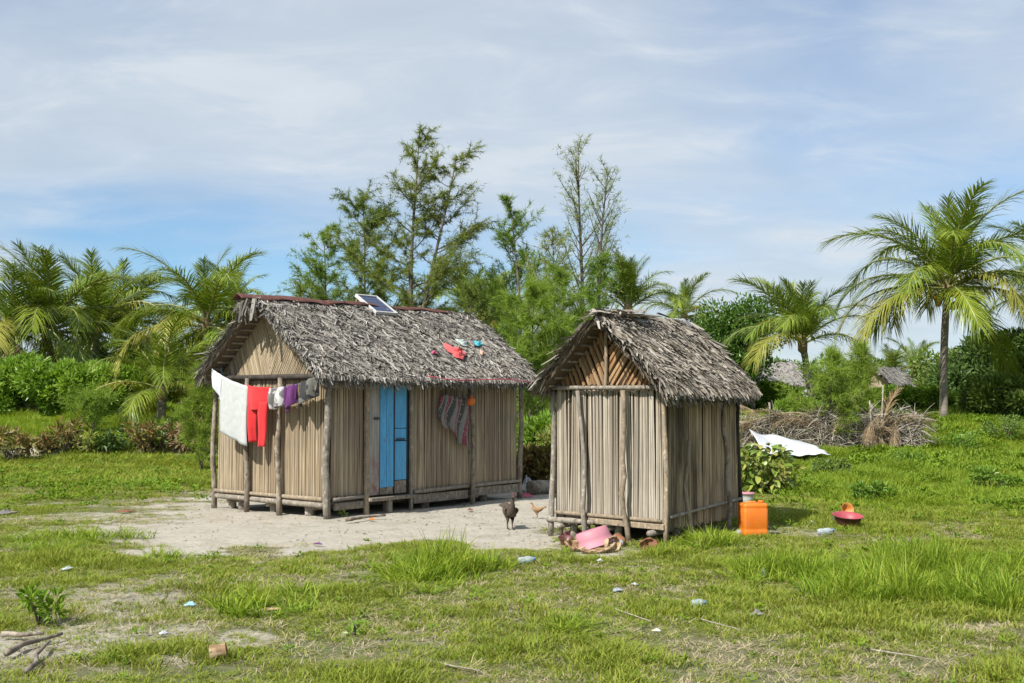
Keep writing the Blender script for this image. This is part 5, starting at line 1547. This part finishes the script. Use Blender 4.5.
# patterned wrap and orange float on the wall pole of the front
M['wrap'] = clothmat('printed_wrap', (0.4, 0.4, 0.4), None, 'stripes')
def wall_pt(px, py, y=-.10):
    N = MBIG.to_3x3() @ Vector((0, 1, 0))
    return MBIG.inverted() @ ray_plane(px, py, MBIG @ Vector((0, y, 0)), N)
c0, c1 = wall_pt(441, 396), wall_pt(469, 394)
def wrap_fn(u_, v_):
    x_ = c0.x + (c1.x - c0.x) * (u_ + .03 * math.sin(7 * v_))
    L_ = (.42 + .42 * u_ + .05 * math.sin(u_ * 14))
    gather = .5 + .5 * math.cos(math.pi * (u_ - .85) * 1.2)
    return Vector((x_ - .05 * math.sin(math.pi * v_) * (1 - u_), -.085 - .03 * math.sin(u_ * 16) * (.5 + .6 * v_) - .02 * v_, c0.z + .03 * math.sin(6 * u_) - L_ * v_))
o = hang_cloth('patterned_wrap', None, M['wrap'], wrap_fn, 22, 20, .008)
o.location = big.location; o.rotation_euler = (0, 0, A_BIG); tag(o, 'patterned dark wrap with maroon bands hung on the front wall', 'cloth')
M['orange_float'] = plain('orange_plastic_ball', (0.60, 0.13, 0.012), .5, .35, 9, .3)
op = MBIG @ wall_pt(471, 401, -.17)
fl = empty('orange_pouch', op, A_BIG); fl.scale = (.8, .8, .8); tag(fl, 'round orange pouch tied to the pole beside the patterned wrap', 'pouch')
MB().lathe([(.004, -.085), (.05, -.075), (.078, -.03), (.08, .01), (.055, .055), (.022, .075), (.03, .10), (.005, .105)], 12).build('bag', M['orange_float'], fl, smooth=True)
MB().tube([(0, 0, .08), (0, .03, .12), (0, .08, .14)], .006, 5).build('tie', M['rope'], fl)
# things lying on the roof
def crumple(name, label, cat, mat, p, N, rx, ry, h, seed, turn=0.0, peak=None, n=16, grp=None):
    """a dropped cloth: crumpled disc lying on a surface with normal N"""
    q = np.random.default_rng(seed)
    vs = []; rings = 9
    for i in range(rings + 1):
        f = i / rings
        for j in range(n):
            a = 2 * math.pi * j / n
            e = 1 + .28 * math.sin(3 * a + seed) + .16 * math.sin(5 * a + 2 * seed)
            z = h * (1 - f ** 1.5) * (.65 + .35 * math.sin(4 * a + 7 * f + seed)) + .25 * h * math.sin(9 * f + 2 * a + seed) * (1 - f) + .006
            x_, y_ = math.cos(a) * rx * f * e, math.sin(a) * ry * f * e
            if peak: 
                w_ = math.exp(-((a - peak[0] + math.pi) % (2 * math.pi) - math.pi) ** 2 / .12) * f
                x_ += math.cos(peak[0]) * peak[1] * w_; y_ += math.sin(peak[0]) * peak[1] * w_
            vs.append((x_, y_, z + q.normal(0, .06 * h)))
    fs = [(i * n + j, i * n + (j + 1) % n, (i + 1) * n + (j + 1) % n, (i + 1) * n + j) for i in range(rings) for j in range(n)]
    o = MB().add(vs, fs).build(name, mat, None, smooth=True, solid=.006)
    o.location = p
    qn = Vector(N).to_track_quat('Z', 'Y')
    o.rotation_euler = (qn.to_matrix() @ Matrix.Rotation(turn, 3, 'Z')).to_euler()
    return tag(o, label, cat, grp)
M['coral'] = clothmat('coral_cloth', (0.72, 0.10, 0.10)); M['pink_cl'] = clothmat('pink_cloth', (0.55, 0.10, 0.17)); M['aqua'] = clothmat('aqua_cloth', (0.06, 0.42, 0.52)); M['mint'] = clothmat('pale_mint_cloth', (0.42, 0.50, 0.46)); M['peach'] = clothmat('peach_cloth', (0.60, 0.36, 0.26))
for (nm, lb, mt, px, py, rx, ry, h, sd, tn, pk) in (
        ('coral_cloth', 'coral red cloth flung on the large thatched roof', 'coral', 457, 354, .16, .13, .10, 1, 0, (R(100), .22)),
        ('mint_cloth', 'pale mint cloth beside the coral cloth on the roof', 'mint', 462, 343, .09, .09, .06, 2, .5, None),
        ('aqua_cloth', 'bright aqua cloth scrap on the large thatched roof', 'aqua', 478, 344, .10, .06, .04, 3, .2, (R(20), .08)),
        ('pink_cloth', 'small pink cloth scrap left of the coral cloth on the roof', 'pink_cl', 434, 353, .07, .035, .03, 4, .1, None),
        ('peach_cloth', 'peach cloth scrap below the aqua scrap on the roof', 'peach', 482, 353, .07, .05, .03, 5, .7, None)):
    p, N = front_slope(px, py, .09)
    crumple(nm, lb, 'cloth', M[mt], p, N, rx, ry, h, sd, tn, pk, grp='cloths drying on the roof')
M['pink_rope'] = plain('pink_cord', (0.50, 0.08, 0.13), .7)
pts = []
for i in range(13):
    t = i / 12
    p, N = front_slope(428 + 104 * t, 376 + 7 * t + 2 * math.sin(6 * t), .10 if t < .93 else .06)
    pts.append(p)
o = MB().tube(pts, .008, 5).build('pink_rope', M['pink_rope'], smooth=True); tag(o, 'thin pink cord lying along the large roof eave', 'cord')

# ------------------------------------------------------------------ yard things
k = NT('orange_plastic', 0.42); nz = k.noise(k.coord('Object'), 6, 4); c_ = k.ramp(nz, [(0.3, (0.66, 0.15, 0.010)), (0.7, (0.78, 0.21, 0.02))]); k.color(k.mix(k.maprange(k.noise(k.coord('Object', (1, 1, .5)), 16, 6, .7), .52, .74, 0, .55), c_, (0.42, 0.24, 0.12))); M['orange'] = k.m
jp = gp(753, 536)
jc = empty('jerrycan', jp, R(8)); tag(jc, 'orange plastic jerrycan standing beside the small hut', 'jerrycan')
def rounded_box(mb, sx, sy, z0, z1, r, mat=0, seg=5, top_in=.02):
    ring = []
    for cx, cy, a0 in ((1, 1, 0), (-1, 1, 90), (-1, -1, 180), (1, -1, 270)):
        for i in range(seg + 1):
            a = R(a0 + 90 * i / seg)
            ring.append((cx * (sx / 2 - r) + math.cos(a) * r, cy * (sy / 2 - r) + math.sin(a) * r))
    n = len(ring); vs = []; lv = [(z0, .94), (z0 + .012, 1), (z0 + .07, 1), (z0 + .08, .975), (z0 + .10, .975), (z0 + .11, 1), (z1 - .07, 1), (z1 - .06, .975), (z1 - .045, .975), (z1 - .035, 1), (z1 - .012, .98), (z1, .90)]
    for z, f in lv: vs += [(x * f, y * f, z) for x, y in ring]
    fs = [(i * n + j, i * n + (j + 1) % n, (i + 1) * n + (j + 1) % n, (i + 1) * n + j) for i in range(len(lv) - 1) for j in range(n)]
    fs.append(tuple(range(n))[::-1]); fs.append(tuple(range((len(lv) - 1) * n, len(lv) * n)))
    mb.add(vs, fs, mat)
mb = MB(); rounded_box(mb, .30, .25, 0, .385, .035); mb.build('body', M['orange'], jc, smooth=True, bevel=0)
MB().tube([(-.09, 0, .365), (-.08, 0, .392), (.03, 0, .394), (.045, 0, .365)], .014, 7).build('handle', M['orange'], jc, smooth=True)
MB().lathe([(.028, .35), (.028, .41), (.033, .41), (.033, .43), (.004, .432)], 14, 0, Matrix.Translation((.10, 0, -.02))).build('cap', M['orange'], jc)
def basin(name, label, cat, p, r0, r1, h, mat_out, mat_in, rot, grp=None, squash=1.0, rim=.012):
    e = empty(name, p); e.rotation_euler = rot; tag(e, label, cat, grp)
    o1 = MB().lathe([(.003, 0), (r0, 0), (r0 + .01, .006), ((r0 + r1) / 2 * 1.02, h * .5), (r1, h - .012), (r1 + rim, h - .010), (r1 + rim + .002, h)], 28).build('shell', mat_out, e, smooth=True)
    o2 = MB().lathe([(r1 + rim + .002, h + .0005), (r1 - .006, h), ((r0 + r1) / 2 * 1.02 - .008, h * .5), (r0 - .003, .012), (.003, .010)], 28).build('inside', mat_in, e, smooth=True)
    for o_ in (o1, o2): o_.scale = (1, squash, 1)
    return e

def scuffed(name, c, dirt, rough):
    k = NT(name, rough); n_ = k.noise(k.coord('Object'), 14, 6, .7)
    k.color(k.mix(k.maprange(n_, .50, .72, 0, .6), k.ramp(k.noise(k.coord('Object'), 3, 3), [(.3, tuple(x * .88 for x in c)), (.7, c)]), dirt)); return k.m
M['pink'] = scuffed('pink_plastic', (0.50, 0.205, 0.26), (0.36, 0.24, 0.22), .6); M['red_plastic'] = scuffed('red_plastic', (0.38, 0.06, 0.08), (0.26, 0.13, 0.10), .5); M['maroon'] = plain('dark_maroon_plastic', (0.10, 0.035, 0.03), .5, .3, 8)
tp = gp(589, 549)
# the tub leans on its rim against the junk, bottom up
e = basin('pink_tub', 'pink plastic tub tipped upside down in front of the small hut', 'tub', tp + Vector((0.02, .0, .20)), .165, .205, .175, M['pink'], M['pink'], Euler((R(172), R(-16), R(15))), squash=.85)
for px, py, nm, lb, r0, r1, h, mo, mi in ((847, 528, 'red_basin', 'red-lined dark basin lying in the grass right of the jerrycan', .11, .175, .15, 'maroon', 'red_plastic'),):
    p = gp(px, py)
    basin(nm, lb, 'basin', p + Vector((0, 0, .012)), r0, r1, h, M[mo], M[mi], Euler((R(9), R(2), 0)))
p = gp(747, 503)
bk = basin('white_bucket', 'white bucket with pink lid half hidden behind the small hut', 'bucket', p, .085, .11, .15, M['white_metal'], M['white_metal'], Euler((0, 0, 0)))
MB().lathe([(.004, .165), (.09, .163), (.128, .156), (.128, .142)], 24).build('lid', M['pink'], bk, smooth=True)
k = NT('orange_rind', 0.6); k.color(k.ramp(k.noise(k.coord('Object'), 9, 3), [(0.35, (0.42, 0.13, 0.02)), (0.65, (0.62, 0.28, 0.07))])); M['rind'] = k.m
p = gp(846, 518)
basin('coconut_half', 'orange-brown half coconut shell propped behind the red basin', 'coconut shell', p + Vector((0, .02, .10)), .03, .085, .07, M['rind'], M['rind'], Euler((R(72), 0, R(10))), rim=.002)
M['husk'] = polemat('coconut_husk', (0.16, 0.095, 0.05), (0.36, 0.23, 0.12), (0.48, 0.37, 0.23)); M['terracotta'] = plain('brown_clay', (0.20, 0.085, 0.04), .7, .3, 9); M['dark_cloth'] = clothmat('dark_slate_cloth', (0.05, 0.06, 0.075)); M['pale'] = plain('pale_paper', (0.6, 0.57, 0.5), .8, .15)
p = gp(833, 524); crumple('dark_cloth', 'crumpled dark cloth left of the red basin', 'cloth', M['dark_cloth'], p, (0, 0, 1), .12, .08, .07, 11)
p = gp(812, 525); crumple('paper_scrap', 'pale paper scrap left of the dark cloth in the grass', 'litter', M['pale'], p, (0, 0, 1), .06, .04, .04, 12)
p = gp(566, 545); basin('clay_bowl', 'small brown clay bowl left of the pink tub', 'bowl', p + Vector((0, .0, .0)), .045, .085, .085, M['terracotta'], M['maroon'], Euler((R(10), 0, 0)), rim=.003)
M['clear'] = plain('clear_plastic', (0.62, 0.70, 0.74), .15, .1, 8)
M['clear_blue'] = plain('blue_clear_plastic', (0.55, 0.66, 0.70), .15, .15, 8)
M['blue_cap'] = plain('blue_cap', (0.05, 0.2, 0.5), .4)
for mm in ('clear', 'clear_blue'):
    b_ = M[mm].node_tree.nodes.get('Principled BSDF') or next(n_ for n_ in M[mm].node_tree.nodes if n_.type == 'BSDF_PRINCIPLED')
    b_.inputs['Transmission Weight'].default_value = .55; b_.inputs['IOR'].default_value = 1.2
def bottle(px, py, L, az, label, mat='clear', crush=1.0):
    p = gp(px, py)
    e = empty('plastic_bottle', p + Vector((0, 0, .034 * crush + .012)), az); e.rotation_euler = (0, R(84), az); e.scale = (crush, 1, 1); tag(e, label, 'bottle', 'plastic bottles left in the grass')
    s = L / .24
    MB().lathe([(.002, -.12 * s), (.03, -.12 * s), (.034, -.11 * s), (.034, -.04 * s), (.030, -.03 * s), (.034, -.02 * s), (.034, .03 * s), (.028, .06 * s), (.014, .09 * s), (.013, .105 * s)], 14).build('bottle_body', M[mat], e, smooth=True)
    MB().lathe([(.016, .100 * s), (.016, .12 * s), (.002, .121 * s)], 12).build('cap', M['blue_cap'], e)
bottle(826, 535, .2, R(10), 'clear plastic bottle lying in front of the red basin')
bottle(711, 541, .22, R(35), 'clear plastic bottle in the grass beside the small hut wall', 'clear')
bottle(739, 536, .12, R(80), 'short clear bottle at the foot of the jerrycan', 'clear')
bottle(762, 578, .16, R(75), 'pale blue bottle in the long grass below the jerrycan', 'clear_blue')
bottle(699, 610, .11, R(15), 'small blue-clear bottle in the lawn at lower right of the small hut', 'clear_blue')
bottle(527, 565, .17, R(20), 'clear bottle in the long grass between the huts', 'clear')
bottle(622, 546, .16, R(70), 'blue-clear bottle beside the tub under the small hut', 'clear_blue')
# coconut husks and dry spathes in front of the small hut
def husk(p, L, W, az, tilt, seed, name, label, cat, mat, grp=None):
    """half-open boat of dry husk"""
    n, m = 12, 9; vs = []
    for i in range(n + 1):
        u_ = i / n * 2 - 1
        wv = W * math.sqrt(max(0.02, 1 - u_ * u_)) * (1 + .12 * math.sin(5 * u_ + seed))
        for j in range(m):
            a = R(-105 + 210 * j / (m - 1))
            vs.append((u_ * L / 2, math.sin(a) * wv, -math.cos(a) * wv * .85 + .12 * L * u_ * u_ + .01 * math.sin(9 * u_ + j * 2 + seed)))
    fs = [(i * m + j, (i + 1) * m + j, (i + 1) * m + j + 1, i * m + j + 1) for i in range(n) for j in range(m - 1)]
    o = MB().add(vs, fs).build(name, mat, None, smooth=True, solid=.014)
    o.location = p + Vector((0, 0, W * .8)); o.rotation_euler = (tilt, random.Random(seed).uniform(-.2, .2), az)
    return tag(o, label, cat, grp)
for i, (px, py, L, W, az, tl, lb, mt) in enumerate((
        (575, 551, .24, .07, .3, .5, 'pale coconut husk at the left foot of the pink tub', 'husk'), (598, 553, .40, .03, .35, .3, 'long dry husk piece lying along the front of the pink tub', 'husk'),
        (612, 551, .26, .08, 1.0, 1.2, 'upright brown coconut husk right of the pink tub', 'husk'), (618, 546, .2, .07, 2.0, 2.0, 'brown coconut husk beside the blue bottle under the hut', 'terracotta'),
        (648, 549, .2, .06, .2, 1.0, 'dark husk in the grass at the small hut corner', 'terracotta'), (606, 544, .22, .06, .8, 1.8, 'pale husk leaning on the right side of the pink tub', 'husk'))):
    husk(gp(px, py), L, W, az, tl, 600 + i, 'coconut_husk', lb, 'coconut husk', M[mt], 'coconut husks around the pink tub')
p = gp(576, 535); crumple('red_rag', 'red rag lying under the floor of the small hut', 'rag', M['pink_cl'], p, (0, 0, 1), .12, .06, .07, 15)
p = gp(703, 548); husk(p, .16, .05, .5, .4, 620, 'coconut_husk', 'pale husk in the grass left of the short bottle', 'coconut husk', M['husk'])
p = gp(524, 497); crumple('pink_rag', 'bright pink rag on the sand behind the dark hen', 'rag', M['pink_cl'], p, (0, 0, 1), .17, .07, .06, 16, .2)
# fallen log and white sack between the huts
lp = [gp(529, 494), gp(556, 490)]
o = MB().tube(pole_pts(lp[0] + Vector((0, 0, .10)), lp[1] + Vector((.9, .2, .11)), .03, 8, 3), [.12, .125, .11, .12, .10, .11, .1, .09], 10).build('fallen_log', M['pole_dark'], smooth=True); tag(o, 'grey fallen log on the sand between the two huts', 'log')
p = gp(527, 491); crumple('white_sack', 'white plastic sack beside the fallen log at the large hut corner', 'sack', M['sheet'], p + Vector((0, -.12, 0)), (0, 0, 1), .12, .10, .26, 17)
# scattered litter and twigs
LIT = [(190, 608, 'blue_scrap', 'light blue plastic scrap in the lawn at lower left', 'aqua2', .055, .04, .035), (163, 637, 'white_scrap', 'tiny white scrap below the blue scrap in the lawn', 'sheet', .035, .03, .03), (67, 571, 'white_wrapper', 'pale blue wrapper in the grass at the left', 'mint', .08, .05, .03),
       (75, 557, 'brown_leaf', 'dry brown leaf litter in the grass at the left edge of the sand', 'husk', .12, .05, .03), (318, 546, 'purple_scrap', 'purple scrap lying on the sand in front of the large hut', 'cl_purple', .07, .03, .02), (270, 612, 'orange_leaf', 'orange-brown dry leaf lying in the lower left lawn', 'husk', .14, .04, .02),
       (617, 593, 'silver_wrapper', 'crumpled silver wrapper in the lawn below the pink tub', 'clear', .07, .05, .03), (635, 587, 'white_wrapper', 'white wrapper right of the silver one in the lawn', 'sheet', .05, .03, .02), (600, 563, 'white_wrapper', 'white scrap in the grass just below the pink tub', 'sheet', .04, .03, .03),
       (657, 634, 'white_scrap', 'tiny pale scrap in the lower middle lawn', 'pale', .035, .025, .02), (757, 617, 'grey_stone', 'grey stone lying in the dry grass at lower right', 'stone', .07, .05, .05), (908, 526, 'brown_leaf', 'pale brown leaf litter right of the red basin', 'husk', .12, .06, .04), (952, 577, 'tan_scrap', 'tan husk scrap in the long grass at right', 'husk', .08, .05, .06), (912, 580, 'clear_scrap', 'clear plastic scrap in the long grass at right', 'clear', .05, .04, .05),
       (125, 513, 'dark_leaf', 'dark leaf lying on the thin grass left of the sand', 'terracotta', .14, .06, .04), (5, 515, 'dark_stone', 'dark stone at the left edge above the grass', 'stone', .22, .1, .07), (470, 511, 'brown_twig', 'brown husk scrap on the sand before the front wall', 'terracotta', .12, .04, .03), (372, 521, 'orange_scrap', 'orange-brown scrap on the sand by the door', 'rind', .08, .03, .03)]
M['aqua2'] = plain('light_blue_plastic', (0.28, 0.48, 0.60), .4); M['stone'] = plain('grey_stone', (0.20, 0.19, 0.17), .9, .25, 12, .4)
for i, (px, py, nm, lb, mt, rx, ry, h) in enumerate(LIT):
    crumple(nm, lb, 'stone' if 'stone' in nm else 'litter', M[mt], gp(px, py) + Vector((0, 0, .012)), (0, 0, 1), rx * .78, ry * .78, h * .7, 30 + i, i * .7)
p = gp(218, 661)
e = basin('rusty_tin', 'rusty brown tin can lying in the lower left lawn', 'tin can', p + Vector((-.05, 0, .045)), .040, .042, .10, M['husk'], M['terracotta'], Euler((0, R(80), R(10))), rim=.002)
for i, (a_, b_, rr, lb) in enumerate((((345, 523), (385, 519), .028, 'grey driftwood stick on the sand by the large hut door'), ((700, 622), (740, 634), .006, 'thin pale twig in the lawn below the small hut'), ((870, 653), (935, 665), .006, 'thin pale twig lying in dry grass at lower right'),
                                     ((820, 590), (800, 604), .008, 'short straw twig in the long grass'), ((615, 612), (650, 625), .006, 'curved pale twig in the lower middle lawn'), ((5, 660), (60, 640), .022, 'weathered root branch at the lower left corner'), ((25, 678), (50, 648), .018, 'forked grey root standing at the lower left corner'), ((0, 640), (45, 640), .02, 'dark root lying above the forked root'), ((445, 668), (480, 676), .006, 'pale straw twig at the bottom middle'))):
    A_, B_ = gp(*a_), gp(*b_)
    o = MB().tube(pole_pts(A_ + Vector((0, 0, rr + .015)), B_ + Vector((0, 0, rr + .02)), rr * 1.6, 8, 60 + i), [rr * (1 - .5 * j / 7) for j in range(8)], 7).build('stick', M['stick'] if i not in (0, 5, 6, 7) else M['pole_dark'], smooth=True)
    tag(o, lb, 'stick', 'sticks and roots on the ground')

# ------------------------------------------------------------------ hens
def featherm(name, a, b, c):
    k = NT(name, .75)
    nz = k.noise(k.coord('Object', (60, 60, 40)), 1.0, 4, .6)
    n2 = k.noise(k.coord('Object', (9, 9, 9)), 1.0, 3)
    k.color(k.mix(k.maprange(n2, .4, .6), k.ramp(nz, [(.35, a), (.65, b)]), c)).bump(nz, .5, .006)
    return k.m
M['hen'] = featherm('dark_hen_feather', (0.03, 0.022, 0.016), (0.13, 0.09, 0.055), (0.06, 0.042, 0.03)); M['chick'] = featherm('tan_chick_feather', (0.20, 0.115, 0.05), (0.40, 0.26, 0.13), (0.28, 0.17, 0.08)); M['comb'] = plain('red_comb', (0.35, 0.03, 0.025), .5); M['leg'] = plain('bird_leg', (0.16, 0.12, 0.08), .6)
def bird(name, label, p, heading, S, mat, neck_up=1.0):
    """skinned body: tail - back - breast - neck - head, two jointed legs with toes. faces +X before turning"""
    e = empty(name, p, heading); tag(e, label, 'hen' if 'hen' in name else 'chick')
    V = []; E = []; Rd = []
    def chain(pts, start=None):
        prev = start
        for (x, y, z, r) in pts:
            V.append((x * S, y * S, z * S)); Rd.append(r * S); i = len(V) - 1
            if prev is not None: E.append((prev, i))
            prev = i
        return prev
    root = chain([(-.02, 0, .215, .085)])
    chain([(-.10, 0, .235, .065), (-.17, 0, .275, .030), (-.215, 0, .31, .014)], root)
    br = chain([(.065, 0, .225, .075)], root)
    nk = chain([(.105, 0, .28, .048), (.118, 0, .28 + .06 * neck_up, .030), (.122, 0, .28 + .115 * neck_up, .025), (.14, 0, .28 + .15 * neck_up, .030), (.172, 0, .28 + .147 * neck_up, .016), (.20, 0, .28 + .135 * neck_up, .005)], br)
    for sy in (-1, 1):
        th = chain([(-.01, sy * .034, .165, .042), (.015, sy * .032, .115, .020), (-.01, sy * .032, .075, .0095), (.0, sy * .032, .012, .008)], root)
        for a in (-.45, 0, .45): chain([(.03 * math.cos(a), sy * .032 + .03 * math.sin(a), .006, .006), (.055 * math.cos(a), sy * .032 + .055 * math.sin(a), .005, .004)], th)
        chain([(-.028, sy * .032, .006, .005)], th)
    me = bpy.data.meshes.new('body'); me.from_pydata(V, E, []); me.materials.append(mat)
    o = link(bpy.data.objects.new('body', me), e)
    sk = o.modifiers.new('skin', 'SKIN'); sk.use_smooth_shade = True
    for i, d in enumerate(me.skin_vertices[0].data): d.radius = (Rd[i], Rd[i]); d.use_root = (i == 0)
    ss = o.modifiers.new('smooth', 'SUBSURF'); ss.levels = 2; ss.render_levels = 2
    for sy in (-1, 1):      # folded wings
        n, m = 9, 5; vs = []
        for i in range(n + 1):
            u_ = i / n
            for j in range(m + 1):
                v_ = j / m
                h_ = .10 * math.sin(math.pi * min(1, .18 + .82 * u_)) ** .7 * (1 - .25 * u_)
                vs.append((S * (.075 - .24 * u_), sy * S * (.068 + .022 * math.sin(math.pi * v_) - .035 * u_ ** 2), S * (.275 - .02 * u_ + (.02 if u_ > .7 else 0) - h_ * v_)))
        fs = [(i * (m + 1) + j, (i + 1) * (m + 1) + j, (i + 1) * (m + 1) + j + 1, i * (m + 1) + j + 1) for i in range(n) for j in range(m)]
        MB().add(vs, fs).build('wing', mat, e, smooth=True, solid=.012 * S)
    for i in range(7):
        a = (i - 3) * .13
        MB().add([(-.15 * S, a * .1 * S, .25 * S), (-.15 * S, (a * .1 + .02) * S, .262 * S), (-.25 * S, (a * .2 + .018) * S, (.33 - abs(a) * .08) * S), (-.245 * S, (a * .2 - .014) * S, (.315 - abs(a) * .08) * S)], [(0, 1, 2, 3)]).build('tail_feather', mat, e, solid=.005 * S)
    hz = .28 + .15 * neck_up
    MB().add([((.12 + .012 * i) * S, sy * .003 * S, (hz + .022 + (.018 if i % 2 else 0)) * S) for sy in (-1, 1) for i in range(5)], [(0, 1, 6, 5), (1, 2, 7, 6), (2, 3, 8, 7), (3, 4, 9, 8)]).build('comb', M['comb'], e, solid=.006 * S)
    for sy in (-1, 1):
        MB().lathe([(.0005, -.005), (.004, -.003), (.005, 0), (.004, .003), (.0005, .005)], 8, 0, Matrix.Translation((.152 * S, sy * .024 * S, (hz + .006) * S))).build('eye', M['black'], e, smooth=True)
    return e
bird('hen', 'dark brown hen standing on the sand between the huts', gp(510, 529) + Vector((0, 0, .0)), R(-75), .96, M['hen'], 1.0)
bird('chick', 'small tan chick behind the dark hen, beside the small hut', gp(537, 518), R(170), .50, M['chick'], .75)
